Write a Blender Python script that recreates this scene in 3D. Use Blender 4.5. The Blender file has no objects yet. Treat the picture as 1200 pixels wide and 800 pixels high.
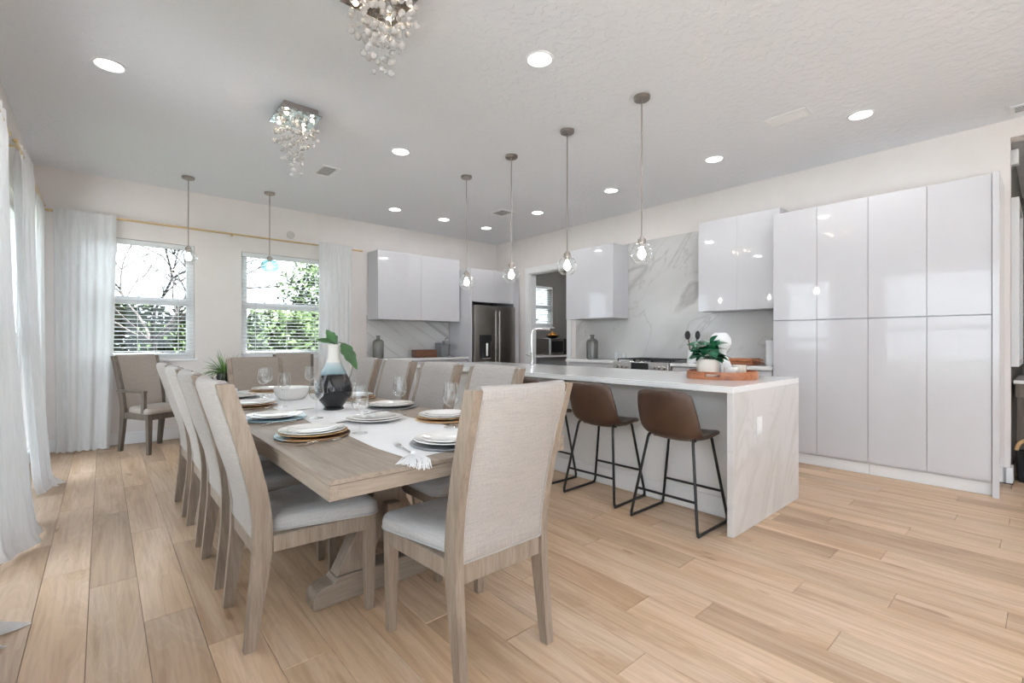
import bpy, bmesh, math, random
from mathutils import Vector, Matrix
random.seed(7)
R = math.radians
PI = math.pi
SC = bpy.context.scene
COL = SC.collection

# ------------------------------------------------------------------ camera
cam_d = bpy.data.cameras.new('camera')
cam = bpy.data.objects.new('camera', cam_d); COL.objects.link(cam)
cam.location = (0, 0, 1.19)
cam.rotation_euler = (R(90), 0, -math.atan2(480, 550))
cam_d.sensor_width = 36; cam_d.lens = 36*550/1200
cam_d.clip_start = .02; cam_d.clip_end = 200
SC.camera = cam
# ------------------------------------------------------------------ world, exposure
SKY = 2.5
wd = bpy.data.worlds.new('sky'); SC.world = wd; wd.use_nodes = True
_b = wd.node_tree.nodes['Background']
_b.inputs[0].default_value = (.82, .91, 1, 1); _b.inputs[1].default_value = SKY
# sun from over the roof on the cupboard side: lights the terrace and hedge, added for the terrace's bounce into the room
sun_d = bpy.data.lights.new('sun', 'SUN'); sun_d.energy = 88; sun_d.angle = R(1.5); sun_d.color = (1, .985, .97)
sun = bpy.data.objects.new('sun', sun_d); COL.objects.link(sun); sun.rotation_euler = (R(-4), R(21), 0)
DOWN_W = 3.1          # watts of each recessed lamp
vs = SC.view_settings
vs.view_transform = 'Standard'; vs.look = 'None'; vs.gamma = 1; vs.use_curve_mapping = False
vs.exposure = 0.80
cy = SC.cycles
cy.use_denoising = True
try: cy.denoiser = 'OPENIMAGEDENOISE'
except Exception: pass
cy.max_bounces = 10; cy.diffuse_bounces = 5; cy.glossy_bounces = 4; cy.transmission_bounces = 8
cy.transparent_max_bounces = 24; cy.caustics_reflective = False; cy.caustics_refractive = False
cy.sample_clamp_indirect = 4; cy.blur_glossy = .5

# ------------------------------------------------------------------ materials
def nt_new(name):
    m = bpy.data.materials.new(name); m.use_nodes = True
    t = m.node_tree; b = t.nodes['Principled BSDF']
    return m, t, b
def N(t, kind, **kw):
    n = t.nodes.new(kind)
    for k, v in kw.items(): setattr(n, k, v)
    return n
def ramp(t, stops, interp='LINEAR'):
    n = t.nodes.new('ShaderNodeValToRGB'); cr = n.color_ramp; cr.interpolation = interp
    while len(cr.elements) > 1: cr.elements.remove(cr.elements[-1])
    cr.elements[0].position = stops[0][0]; cr.elements[0].color = (*stops[0][1], 1)
    for p, c in stops[1:]:
        e = cr.elements.new(p); e.color = (*c, 1)
    return n
def coords(t, scale=(1, 1, 1), rand=True, rot=(0, 0, 0)):
    tc = N(t, 'ShaderNodeTexCoord'); mp = N(t, 'ShaderNodeMapping')
    mp.inputs['Scale'].default_value = scale; mp.inputs['Rotation'].default_value = rot
    t.links.new(tc.outputs['Object'], mp.inputs['Vector'])
    if rand:
        oi = N(t, 'ShaderNodeObjectInfo'); mu = N(t, 'ShaderNodeMath', operation='MULTIPLY'); mu.inputs[1].default_value = 37.0
        t.links.new(oi.outputs['Random'], mu.inputs[0]); t.links.new(mu.outputs[0], mp.inputs['Location'])
    return mp.outputs[0]
def bump(t, b, src, strength=.2, dist=.002):
    bp = N(t, 'ShaderNodeBump'); bp.inputs['Strength'].default_value = strength; bp.inputs['Distance'].default_value = dist
    t.links.new(src, bp.inputs['Height']); t.links.new(bp.outputs[0], b.inputs['Normal'])
def plain(name, col, rough=.5, metal=0, var=.06, scale=6, bmp=0, bscale=120, spec=.5, coat=0, sheen=0):
    m, t, b = nt_new(name)
    v = coords(t)
    n = N(t, 'ShaderNodeTexNoise'); n.inputs['Scale'].default_value = scale; n.inputs['Detail'].default_value = 3
    t.links.new(v, n.inputs['Vector'])
    lo = tuple(c*(1-var) for c in col); hi = tuple(min(1, c*(1+var)) for c in col)
    r = ramp(t, [(.3, lo), (.7, hi)])
    t.links.new(n.outputs['Fac'], r.inputs[0]); t.links.new(r.outputs[0], b.inputs['Base Color'])
    b.inputs['Roughness'].default_value = rough; b.inputs['Metallic'].default_value = metal
    b.inputs['Specular IOR Level'].default_value = spec; b.inputs['Coat Weight'].default_value = coat
    b.inputs['Coat Roughness'].default_value = .03
    if sheen: b.inputs['Sheen Weight'].default_value = sheen
    if bmp:
        n2 = N(t, 'ShaderNodeTexNoise'); n2.inputs['Scale'].default_value = bscale; n2.inputs['Detail'].default_value = 2
        t.links.new(v, n2.inputs['Vector']); bump(t, b, n2.outputs['Fac'], bmp)
    return m
def wood(name, a, b_, c, scale=(14, 14, 1.5), rough=.5, bmp=.15, tint=0.0, dist=1.2):
    """grain running along the axis with the smallest scale"""
    m, t, b = nt_new(name)
    v = coords(t, scale)
    n = N(t, 'ShaderNodeTexNoise'); n.inputs['Scale'].default_value = 1.0; n.inputs['Detail'].default_value = 6
    n.inputs['Roughness'].default_value = .62; n.inputs['Distortion'].default_value = dist
    t.links.new(v, n.inputs['Vector'])
    r = ramp(t, [(.28, a), (.5, b_), (.74, c)])
    t.links.new(n.outputs['Fac'], r.inputs[0])
    out = r.outputs[0]
    n2 = N(t, 'ShaderNodeTexNoise'); n2.inputs['Scale'].default_value = 6; n2.inputs['Detail'].default_value = 4
    t.links.new(v, n2.inputs['Vector'])
    mx = N(t, 'ShaderNodeMixRGB', blend_type='MULTIPLY'); mx.inputs[0].default_value = .5
    r2 = ramp(t, [(.35, (.72, .69, .66)), (.6, (1, 1, 1))])
    t.links.new(n2.outputs['Fac'], r2.inputs[0]); t.links.new(out, mx.inputs[1]); t.links.new(r2.outputs[0], mx.inputs[2])
    out = mx.outputs[0]
    if tint:
        oi = N(t, 'ShaderNodeObjectInfo'); rr = ramp(t, [(0, (1-tint, 1-tint*1.02, 1-tint*1.0)), (.35, (1, .99, .98)), (1, (1+tint*.35, 1+tint*.3, 1+tint*.25))])
        m2 = N(t, 'ShaderNodeMixRGB', blend_type='MULTIPLY'); m2.inputs[0].default_value = 1
        t.links.new(oi.outputs['Random'], rr.inputs[0]); t.links.new(out, m2.inputs[1]); t.links.new(rr.outputs[0], m2.inputs[2])
        out = m2.outputs[0]
    t.links.new(out, b.inputs['Base Color']); b.inputs['Roughness'].default_value = rough
    bump(t, b, n2.outputs['Fac'], bmp, .001)
    return m
def weave(name, col, rough=.9, scale=420, var=.1):
    m, t, b = nt_new(name)
    v = coords(t, (1, 1, 1))
    w1 = N(t, 'ShaderNodeTexNoise'); w1.inputs['Scale'].default_value = 1
    mp1 = N(t, 'ShaderNodeMapping'); mp1.inputs['Scale'].default_value = (scale*.9, scale*.9, 16); t.links.new(v, mp1.inputs[0]); t.links.new(mp1.outputs[0], w1.inputs['Vector'])
    w2 = N(t, 'ShaderNodeTexNoise'); w2.inputs['Scale'].default_value = 1
    mp2 = N(t, 'ShaderNodeMapping'); mp2.inputs['Scale'].default_value = (16, 16, scale*.9); t.links.new(v, mp2.inputs[0]); t.links.new(mp2.outputs[0], w2.inputs['Vector'])
    ad = N(t, 'ShaderNodeMath', operation='ADD'); t.links.new(w1.outputs['Fac'], ad.inputs[0]); t.links.new(w2.outputs['Fac'], ad.inputs[1])
    hf = N(t, 'ShaderNodeMath', operation='MULTIPLY'); hf.inputs[1].default_value = .5; t.links.new(ad.outputs[0], hf.inputs[0])
    r = ramp(t, [(.36, tuple(c*(1-var*1.4) for c in col)), (.64, tuple(min(1, c*(1+var)) for c in col))])
    t.links.new(hf.outputs[0], r.inputs[0]); t.links.new(r.outputs[0], b.inputs['Base Color'])
    b.inputs['Roughness'].default_value = rough; b.inputs['Specular IOR Level'].default_value = .2; b.inputs['Sheen Weight'].default_value = .15
    bump(t, b, hf.outputs[0], .25, .001)
    return m
def marble(name, base, vein, rough=.12, n=(0, .6, .8), d=(0, -.8, .6), scale=1.0, amount=1.0):
    """long soft veins running along direction d, spaced along n"""
    m, t, b = nt_new(name)
    tc = N(t, 'ShaderNodeTexCoord'); comp = []
    for vec, sc_ in ((n, scale), (d, scale*.30)):
        dp = N(t, 'ShaderNodeVectorMath', operation='DOT_PRODUCT'); dp.inputs[1].default_value = [c*sc_ for c in vec]
        t.links.new(tc.outputs['Object'], dp.inputs[0]); comp.append(dp.outputs['Value'])
    cb = N(t, 'ShaderNodeCombineXYZ'); t.links.new(comp[0], cb.inputs[0]); t.links.new(comp[1], cb.inputs[1]); v = cb.outputs[0]
    acc = None
    for sc_, dis, wdt, amt, off in ((.9, .9, .034, .62, 0), (1.7, 1.3, .014, .5, 3.7), (.6, .7, .085, .25, 9.1)):
        ad = N(t, 'ShaderNodeVectorMath', operation='ADD'); ad.inputs[1].default_value = (off, off*.7, 0); t.links.new(v, ad.inputs[0])
        nz = N(t, 'ShaderNodeTexNoise'); nz.inputs['Scale'].default_value = sc_; nz.inputs['Detail'].default_value = 5
        nz.inputs['Roughness'].default_value = .45; nz.inputs['Distortion'].default_value = dis
        t.links.new(ad.outputs[0], nz.inputs['Vector'])
        r = ramp(t, [(.5-wdt*1.5, (0, 0, 0)), (.5, (amt*amount,)*3), (.5+wdt, (0, 0, 0))])
        t.links.new(nz.outputs['Fac'], r.inputs[0])
        if acc is None: acc = r.outputs[0]
        else:
            a = N(t, 'ShaderNodeMixRGB', blend_type='LIGHTEN'); a.inputs[0].default_value = 1
            t.links.new(acc, a.inputs[1]); t.links.new(r.outputs[0], a.inputs[2]); acc = a.outputs[0]
    mx = N(t, 'ShaderNodeMixRGB'); mx.inputs[1].default_value = (*base, 1); mx.inputs[2].default_value = (*vein, 1)
    t.links.new(acc, mx.inputs[0]); t.links.new(mx.outputs[0], b.inputs['Base Color'])
    b.inputs['Roughness'].default_value = rough
    return m
def thin_glass(name, col=(1, 1, 1), refl=.9, blend=.22, rough=.01, base=.02):
    m = bpy.data.materials.new(name); m.use_nodes = True; t = m.node_tree
    for n in list(t.nodes): t.nodes.remove(n)
    o = N(t, 'ShaderNodeOutputMaterial'); mx = N(t, 'ShaderNodeMixShader')
    tr = N(t, 'ShaderNodeBsdfTransparent'); tr.inputs[0].default_value = (*col, 1)
    gl = N(t, 'ShaderNodeBsdfGlossy'); gl.inputs['Roughness'].default_value = rough; gl.inputs[0].default_value = (1, 1, 1, 1)
    lw = N(t, 'ShaderNodeLayerWeight'); lw.inputs[0].default_value = .5
    pw = N(t, 'ShaderNodeMath', operation='POWER'); pw.inputs[1].default_value = 1/blend
    mr = N(t, 'ShaderNodeMapRange'); mr.inputs['To Min'].default_value = base; mr.inputs['To Max'].default_value = refl
    t.links.new(lw.outputs['Facing'], pw.inputs[0]); t.links.new(pw.outputs[0], mr.inputs['Value']); t.links.new(mr.outputs[0], mx.inputs[0])
    t.links.new(tr.outputs[0], mx.inputs[1]); t.links.new(gl.outputs[0], mx.inputs[2]); t.links.new(mx.outputs[0], o.inputs[0])
    return m
def cloth(name, col, trans=.35, clear=0.0):
    m = bpy.data.materials.new(name); m.use_nodes = True; t = m.node_tree
    for n in list(t.nodes): t.nodes.remove(n)
    o = N(t, 'ShaderNodeOutputMaterial'); m1 = N(t, 'ShaderNodeMixShader'); m1.inputs[0].default_value = trans
    d = N(t, 'ShaderNodeBsdfDiffuse'); s = N(t, 'ShaderNodeBsdfTranslucent')
    v = coords(t, (90, 90, 6)); n = N(t, 'ShaderNodeTexNoise'); n.inputs['Scale'].default_value = 1; t.links.new(v, n.inputs['Vector'])
    r = ramp(t, [(.3, tuple(c*.93 for c in col)), (.7, col)]); t.links.new(n.outputs['Fac'], r.inputs[0])
    t.links.new(r.outputs[0], d.inputs[0]); t.links.new(r.outputs[0], s.inputs[0])
    t.links.new(d.outputs[0], m1.inputs[1]); t.links.new(s.outputs[0], m1.inputs[2]); out = m1.outputs[0]
    if clear:
        tp = N(t, 'ShaderNodeBsdfTransparent'); m2 = N(t, 'ShaderNodeMixShader'); m2.inputs[0].default_value = clear
        t.links.new(out, m2.inputs[1]); t.links.new(tp.outputs[0], m2.inputs[2]); out = m2.outputs[0]
    t.links.new(out, o.inputs[0])
    return m
def glow(name, col, s):
    m, t, b = nt_new(name)
    b.inputs['Base Color'].default_value = (*col, 1); b.inputs['Emission Color'].default_value = (*col, 1); b.inputs['Emission Strength'].default_value = s
    return m
def zoned(name, stops, axis='Z', lo=0.0, hi=1.0, rough=.15, wob=.06, nscale=8, interp='CONSTANT', metal=0):
    """bands of glaze along an object axis between lo and hi"""
    m, t, b = nt_new(name)
    tc = N(t, 'ShaderNodeTexCoord'); sp = N(t, 'ShaderNodeSeparateXYZ'); t.links.new(tc.outputs['Object'], sp.inputs[0])
    mr = N(t, 'ShaderNodeMapRange'); mr.inputs['From Min'].default_value = lo; mr.inputs['From Max'].default_value = hi
    t.links.new(sp.outputs[axis], mr.inputs['Value'])
    n = N(t, 'ShaderNodeTexNoise'); n.inputs['Scale'].default_value = nscale; t.links.new(tc.outputs['Object'], n.inputs['Vector'])
    ma = N(t, 'ShaderNodeMath', operation='MULTIPLY_ADD'); ma.inputs[1].default_value = wob; t.links.new(n.outputs['Fac'], ma.inputs[0]); t.links.new(mr.outputs[0], ma.inputs[2])
    r = ramp(t, stops, interp); t.links.new(ma.outputs[0], r.inputs[0]); t.links.new(r.outputs[0], b.inputs['Base Color'])
    b.inputs['Roughness'].default_value = rough; b.inputs['Metallic'].default_value = metal
    return m

M = {}
M['wall'] = plain('wall_paint', (.80, .755, .735), .85, var=.015, bmp=.12, bscale=90, spec=.2)
def ceil_mat():
    m, t, b = nt_new('ceiling_knockdown')
    v = coords(t, (1, 1, 1), rand=False)
    n = N(t, 'ShaderNodeTexNoise'); n.inputs['Scale'].default_value = 17; n.inputs['Detail'].default_value = 3; t.links.new(v, n.inputs['Vector'])
    r = ramp(t, [(.46, (0, 0, 0)), (.56, (1, 1, 1))]); t.links.new(n.outputs['Fac'], r.inputs[0])
    b.inputs['Base Color'].default_value = (.85, .862, .895, 1); b.inputs['Roughness'].default_value = .9; b.inputs['Specular IOR Level'].default_value = .1
    bump(t, b, r.outputs[0], .35, .004)
    return m
M['ceil'] = ceil_mat()
M['grey_wall'] = plain('dark_grey_wall', (.20, .19, .175), .8, var=.02, bmp=.1, bscale=90, spec=.2)  # one even dark grey for the walls of both side rooms
def oak_mat():
    m, t, b = nt_new('oak_plank')
    v = coords(t, (5.5, .62, 5.5))
    n = N(t, 'ShaderNodeTexNoise'); n.inputs['Scale'].default_value = 1; n.inputs['Detail'].default_value = 3; n.inputs['Roughness'].default_value = .5; n.inputs['Distortion'].default_value = 1.1
    t.links.new(v, n.inputs['Vector'])
    r = ramp(t, [(.30, (.45, .30, .185)), (.47, (.565, .40, .265)), (.62, (.635, .475, .345)), (.8, (.59, .42, .28))]); t.links.new(n.outputs['Fac'], r.inputs[0])
    # ring lines that follow the broad figure
    w = N(t, 'ShaderNodeMath', operation='MULTIPLY'); w.inputs[1].default_value = 95; t.links.new(n.outputs['Fac'], w.inputs[0])
    sn = N(t, 'ShaderNodeMath', operation='SINE'); t.links.new(w.outputs[0], sn.inputs[0])
    r1 = ramp(t, [(0, (.90, .88, .86)), (.6, (1, 1, 1))]); t.links.new(sn.outputs[0], r1.inputs[0])
    v2 = coords(t, (60, 2.6, 60)); n2 = N(t, 'ShaderNodeTexNoise'); n2.inputs['Scale'].default_value = 1; n2.inputs['Detail'].default_value = 4; t.links.new(v2, n2.inputs['Vector'])
    r2 = ramp(t, [(.32, (.80, .77, .74)), (.55, (1, 1, 1))]); t.links.new(n2.outputs['Fac'], r2.inputs[0])
    v3 = coords(t, (11, 3.2, 11)); n3 = N(t, 'ShaderNodeTexNoise'); n3.inputs['Scale'].default_value = 1; n3.inputs['Detail'].default_value = 1; t.links.new(v3, n3.inputs['Vector'])
    r3 = ramp(t, [(.74, (1, 1, 1)), (.80, (.55, .44, .36))]); t.links.new(n3.outputs['Fac'], r3.inputs[0])
    oi = N(t, 'ShaderNodeObjectInfo'); r4 = ramp(t, [(0, (.80, .79, .79)), (.25, (.94, .95, .96)), (.7, (1, .99, .98)), (1, (1.06, 1.05, 1.04))]); t.links.new(oi.outputs['Random'], r4.inputs[0])
    out = r.outputs[0]
    for q, f in ((r1, .55), (r2, .8), (r3, .8), (r4, 1)):
        mx = N(t, 'ShaderNodeMixRGB', blend_type='MULTIPLY'); mx.inputs[0].default_value = f
        t.links.new(out, mx.inputs[1]); t.links.new(q.outputs[0], mx.inputs[2]); out = mx.outputs[0]
    t.links.new(out, b.inputs['Base Color']); b.inputs['Roughness'].default_value = .42
    bump(t, b, n2.outputs['Fac'], .06, .001)
    return m
M['oak'] = oak_mat()
M['joint'] = plain('floor_underlay', (.10, .07, .05), .9)
M['ash'] = wood('grey_washed_wood', (.212, .163, .126), (.295, .234, .184), (.365, .300, .242), (22, 22, 2.2), .5, .12)
M['ash_y'] = wood('grey_washed_wood_lengthwise', (.212, .166, .130), (.295, .238, .190), (.355, .295, .240), (16, 1.4, 16), .45, .10)
M['ash_x'] = wood('grey_washed_wood_crosswise', (.212, .166, .130), (.295, .238, .190), (.355, .295, .240), (1.8, 20, 20), .45, .10)
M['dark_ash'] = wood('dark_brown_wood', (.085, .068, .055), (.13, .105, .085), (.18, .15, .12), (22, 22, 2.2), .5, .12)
M['linen'] = weave('beige_linen', (.42, .385, .36))
M['linen_seat'] = weave('pale_grey_linen', (.50, .485, .475))
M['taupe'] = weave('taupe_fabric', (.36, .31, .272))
M['trim'] = plain('white_trim_paint', (.86, .86, .87), .35, var=.01)
M['gloss'] = plain('white_gloss_lacquer', (.61, .606, .635), .18, var=.008, coat=1.0, spec=.4)
M['carcass'] = plain('white_cabinet_board', (.58, .58, .61), .4, var=.01)
M['marble'] = marble('marble_splash', (.70, .695, .69), (.40, .385, .375), .15, (.45, .62, .66), (.62, -.74, .55), 1.1, 1.25)
M['quartz'] = marble('white_quartz', (.66, .64, .63), (.50, .48, .46), .12, (.86, 0, -.5), (.5, .3, .86), 1.8, .75)
M['quartz_edge'] = plain('white_quartz_edge', (.80, .80, .80), .12, var=.01)
M['panel'] = plain('island_panel_paint', (.86, .85, .84), .5, var=.01)
M['steel'] = plain('dark_stainless', (.26, .24, .22), .28, metal=1, var=.1, scale=3)
M['steel_l'] = plain('bright_stainless', (.62, .60, .57), .25, metal=1, var=.06)
M['nickel'] = plain('brushed_nickel', (.42, .38, .35), .32, metal=1, var=.05)
M['chrome'] = plain('chrome', (.85, .85, .86), .06, metal=1, var=.02)
M['brass'] = plain('brass', (.66, .50, .28), .3, metal=1, var=.05)
M['black_metal'] = plain('black_metal', (.018, .018, .018), .4, metal=.3, var=.1)
M['black'] = plain('black_plastic', (.012, .012, .013), .3, var=.1)
M['leather'] = plain('brown_leather', (.058, .031, .019), .36, var=.22, scale=9, bmp=.12, bscale=260)
M['white_china'] = plain('white_china', (.91, .89, .86), .12, var=.01, coat=.5)
M['cloth_white'] = plain('white_cotton', (.83, .83, .84), .9, var=.02, bmp=.25, bscale=350, spec=.15)
M['curtain'] = cloth('white_linen_curtain', (.90, .90, .91), .30)
M['sheer'] = cloth('white_sheer_curtain', (.96, .965, .97), .35, .22)
M['glass'] = thin_glass('clear_glass', (.985, .99, .99), .9, .40, base=.05)
M['pane'] = thin_glass('window_glass', (.975, .985, .985), .6, .15, base=.02)
M['teal_glass'] = thin_glass('aqua_tinted_glass', (.76, .93, .95), .75, .42, base=.06)
M['blind'] = plain('white_blind_slat', (.74, .76, .77), .45, var=.01)
M['bulb'] = glow('warm_bulb', (1, .93, .82), 26)
M['lens'] = glow('downlight_lens', (1, .98, .95), 7)
M['halogen'] = glow('halogen_capsule', (1, .74, .46), 80)
def ball_mat():
    m, t, b = nt_new('crystal_ball')
    b.inputs['Base Color'].default_value = (1, .97, .95, 1); b.inputs['Roughness'].default_value = .02
    b.inputs['Transmission Weight'].default_value = .55; b.inputs['IOR'].default_value = 1.45  # opaque white share stands in for lamp reflections inside the glass
    return m
M['crystal'] = ball_mat()
M['leaf'] = plain('green_leaf', (.028, .095, .022), .38, var=.35, scale=14)
M['leaf_dark'] = plain('glossy_dark_leaf', (.012, .10, .045), .25, var=.6, scale=30)
M['grass_blade'] = plain('grass_blade', (.09, .20, .035), .5, var=.5, scale=20)
M['hedge'] = plain('hedge_leaf', (.021, .036, .012), .8, var=.6, scale=2.2, spec=.05)
M['bark'] = plain('grey_bark', (.03, .027, .025), .9, var=.3, scale=10, spec=.05)
M['lawn'] = plain('lawn', (.024, .029, .020), .95, var=.4, scale=3, spec=.05)
M['tan_wood'] = wood('honey_wood', (.42, .24, .10), (.58, .37, .18), (.68, .48, .28), (2, 18, 18), .4, .05)
M['tray_wood'] = wood('acacia_wood', (.16, .050, .022), (.36, .125, .052), (.52, .23, .10), (5, 5, 14), .35, .08)
M['box_wood'] = wood('walnut_box', (.07, .026, .014), (.13, .05, .026), (.19, .08, .042), (3, 18, 18), .4, .08)
M['blue_charger'] = plain('blue_grey_ceramic', (.33, .50, .60), .25, var=.15, scale=5)
M['grey_charger'] = plain('grey_stoneware', (.24, .25, .265), .35, var=.1)
M['agate'] = zoned('blue_and_wood_charger', [(0, (.36, .55, .66)), (.38, (.42, .60, .68)), (.45, (.50, .31, .15)), (1, (.22, .12, .06))], 'Y', -.16, .16, .25, .2, 9, 'LINEAR')
M['vase'] = zoned('three_glaze_vase', [(0, (.010, .011, .013)), (.555, (.012, .012, .014)), (.58, (.20, .29, .32)), (.66, (.34, .44, .47)), (.735, (.52, .57, .57)), (.76, (.74, .71, .66)), (1, (.80, .77, .72))], 'Z', 0, .41, .10, .05, 12, 'LINEAR')
M['bottle'] = plain('smoky_grey_glaze', (.13, .13, .12), .15, var=.2, coat=.4)
M['cream_pot'] = plain('cream_ceramic', (.70, .66, .60), .5, var=.04)
M['marble_cup'] = marble('marble_cup', (.80, .78, .76), (.25, .24, .23), .2, (.6, .6, .5), (.5, -.5, .7), 22)
M['matte_white'] = plain('matte_white_ceramic', (.82, .82, .83), .55, var=.02)
M['candle'] = plain('ivory_wax', (.80, .74, .66), .5, var=.03)
M['orange'] = plain('orange_peel', (.75, .33, .05), .45, var=.15, bmp=.2, bscale=200)
M['grey_plastic'] = plain('grey_plastic', (.25, .26, .27), .4, var=.05)
M['mirror_strip'] = plain('mirror_plate', (.46, .48, .50), .08, metal=1, var=.5, scale=30, bmp=.6, bscale=35)

# ------------------------------------------------------------------ mesh helpers
def BM(): return bmesh.new()
def box(bm, a, b, bev=0, seg=1, mat=None):
    c = [(a[i]+b[i])/2 for i in range(3)]; s = [abs(b[i]-a[i]) for i in range(3)]
    mt = Matrix.Translation(c) @ Matrix.Diagonal((*s, 1))
    if mat: mt = mat @ mt
    r = bmesh.ops.create_cube(bm, size=1, matrix=mt)
    if bev:
        es = list({e for v in r['verts'] for e in v.link_edges})
        bmesh.ops.bevel(bm, geom=es, offset=min(bev, min(s)*.45), segments=seg, affect='EDGES', profile=.5)
    return bm
def loft(bm, rings, close_ring=True, cap=True):
    vs_ = [[bm.verts.new(p) for p in r] for r in rings]
    n = len(rings[0])
    for i in range(len(rings)-1):
        for j in range(n if close_ring else n-1):
            k = (j+1) % n
            bm.faces.new((vs_[i][j], vs_[i][k], vs_[i+1][k], vs_[i+1][j]))
    if cap and close_ring:
        bm.faces.new(vs_[0][::-1]); bm.faces.new(vs_[-1])
    return bm
def tube(bm, pts, r, seg=8, cap=True):
    pts = [Vector(p) for p in pts]; rr = r if isinstance(r, (list, tuple)) else [r]*len(pts)
    rings = []; t0 = (pts[1]-pts[0]).normalized()
    up = Vector((0, 0, 1)) if abs(t0.z) < .9 else Vector((1, 0, 0))
    nrm = t0.cross(up).normalized()
    for i, p in enumerate(pts):
        if i == 0: t = t0
        elif i == len(pts)-1: t = (pts[i]-pts[i-1]).normalized()
        else: t = ((pts[i]-pts[i-1]).normalized()+(pts[i+1]-pts[i]).normalized()).normalized()
        nrm = (nrm-t*nrm.dot(t)).normalized(); bn = t.cross(nrm)
        rings.append([p+(nrm*math.cos(a)+bn*math.sin(a))*rr[i] for a in [2*PI*k/seg for k in range(seg)]])
    return loft(bm, rings, True, cap)
def lathe(bm, prof, seg=24, c=(0, 0, 0), cap=False, rib=None):
    rings = []
    for (r, z) in prof:
        ring = []
        for k in range(seg):
            a = 2*PI*k/seg; q = r*(1+(rib[1]*math.cos(rib[0]*a) if rib else 0))
            ring.append((c[0]+q*math.cos(a), c[1]+q*math.sin(a), c[2]+z))
        rings.append(ring)
    return loft(bm, rings, True, cap)
def sphere(bm, c, r, u=12, v=8, sz=1.0):
    prof = [(max(.0008, r*math.sin(PI*i/v)), -r*sz*math.cos(PI*i/v)) for i in range(v+1)]
    return lathe(bm, prof, u, c, True)
def prism(bm, poly, axis, d0, d1, bev=0):
    """extrude a 2-D polygon along an axis: axis x -> (y,z), y -> (x,z), z -> (x,y)"""
    def P3(p, d): return {'x': (d, p[0], p[1]), 'y': (p[0], d, p[1]), 'z': (p[0], p[1], d)}[axis]
    a = [bm.verts.new(P3(p, d0)) for p in poly]; b = [bm.verts.new(P3(p, d1)) for p in poly]
    n = len(poly); fs = [bm.faces.new(a), bm.faces.new(b[::-1])]
    for i in range(n):
        j = (i+1) % n; fs.append(bm.faces.new((a[i], b[i], b[j], a[j])))
    bmesh.ops.recalc_face_normals(bm, faces=fs)
    if bev:
        es = list({e for f in fs for e in f.edges}); bmesh.ops.bevel(bm, geom=es, offset=bev, segments=1, affect='EDGES')
    return bm
def sheet(bm, g, th):
    """solid sheet from a grid of points"""
    nu, nv = len(g), len(g[0]); g = [[Vector(p) for p in r] for r in g]
    def nr(i, j):
        a = g[min(i+1, nu-1)][j]-g[max(i-1, 0)][j]; b = g[i][min(j+1, nv-1)]-g[i][max(j-1, 0)]
        n = a.cross(b); return n.normalized() if n.length > 1e-9 else Vector((0, 0, 1))
    A = [[bm.verts.new(g[i][j]+nr(i, j)*th/2) for j in range(nv)] for i in range(nu)]
    B = [[bm.verts.new(g[i][j]-nr(i, j)*th/2) for j in range(nv)] for i in range(nu)]
    for i in range(nu-1):
        for j in range(nv-1):
            bm.faces.new((A[i][j], A[i+1][j], A[i+1][j+1], A[i][j+1])); bm.faces.new((B[i][j], B[i][j+1], B[i+1][j+1], B[i+1][j]))
    for i in range(nu-1):
        bm.faces.new((A[i][0], B[i][0], B[i+1][0], A[i+1][0])); bm.faces.new((A[i][-1], A[i+1][-1], B[i+1][-1], B[i][-1]))
    for j in range(nv-1):
        bm.faces.new((A[0][j], A[0][j+1], B[0][j+1], B[0][j])); bm.faces.new((A[-1][j], B[-1][j], B[-1][j+1], A[-1][j+1]))
    return bm
def obj(name, bm, mat, parent=None, loc=None, smooth=True, ang=35):
    bmesh.ops.recalc_face_normals(bm, faces=bm.faces)
    me = bpy.data.meshes.new(name); bm.to_mesh(me); bm.free()
    if smooth:
        me.shade_smooth(); me.set_sharp_from_angle(angle=R(ang))
    me.materials.append(M[mat] if isinstance(mat, str) else mat)
    o = bpy.data.objects.new(name, me); COL.objects.link(o)
    if parent: o.parent = parent
    if loc: o.location = loc
    return o
def tag(o, label, cat, group=None):
    o['label'] = label; o['category'] = cat
    if group: o['group'] = group
    return o
def struct(o, label=None, cat=None):
    o['kind'] = 'structure'
    if label: o['label'] = label
    if cat: o['category'] = cat
    return o
def thing(name, label, cat, loc=(0, 0, 0), rz=0, group=None):
    o = bpy.data.objects.new(name, None); COL.objects.link(o); o.empty_display_size = .1
    o.location = loc; o.rotation_euler = (0, 0, rz)
    return tag(o, label, cat, group)
def inst(src, parent, loc=None, rot=None, scale=None):
    c = src.copy(); COL.objects.link(c); c.parent = parent
    if loc is not None: c.location = loc
    if rot is not None: c.rotation_euler = rot
    if scale is not None: c.scale = scale
    return c
def copy_tree(o, loc=None, rz=None, label=None, parent=None):
    c = o.copy(); COL.objects.link(c)
    if parent: c.parent = parent
    if loc is not None: c.location = loc
    if rz is not None: c.rotation_euler = (0, 0, rz)
    if label: c['label'] = label
    for ch in list(o.children): copy_tree(ch, parent=c)
    return c
def bx(name, a, b, mat, parent=None, bev=.003, seg=1):
    return obj(name, box(BM(), a, b, bev, seg), mat, parent)

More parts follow.
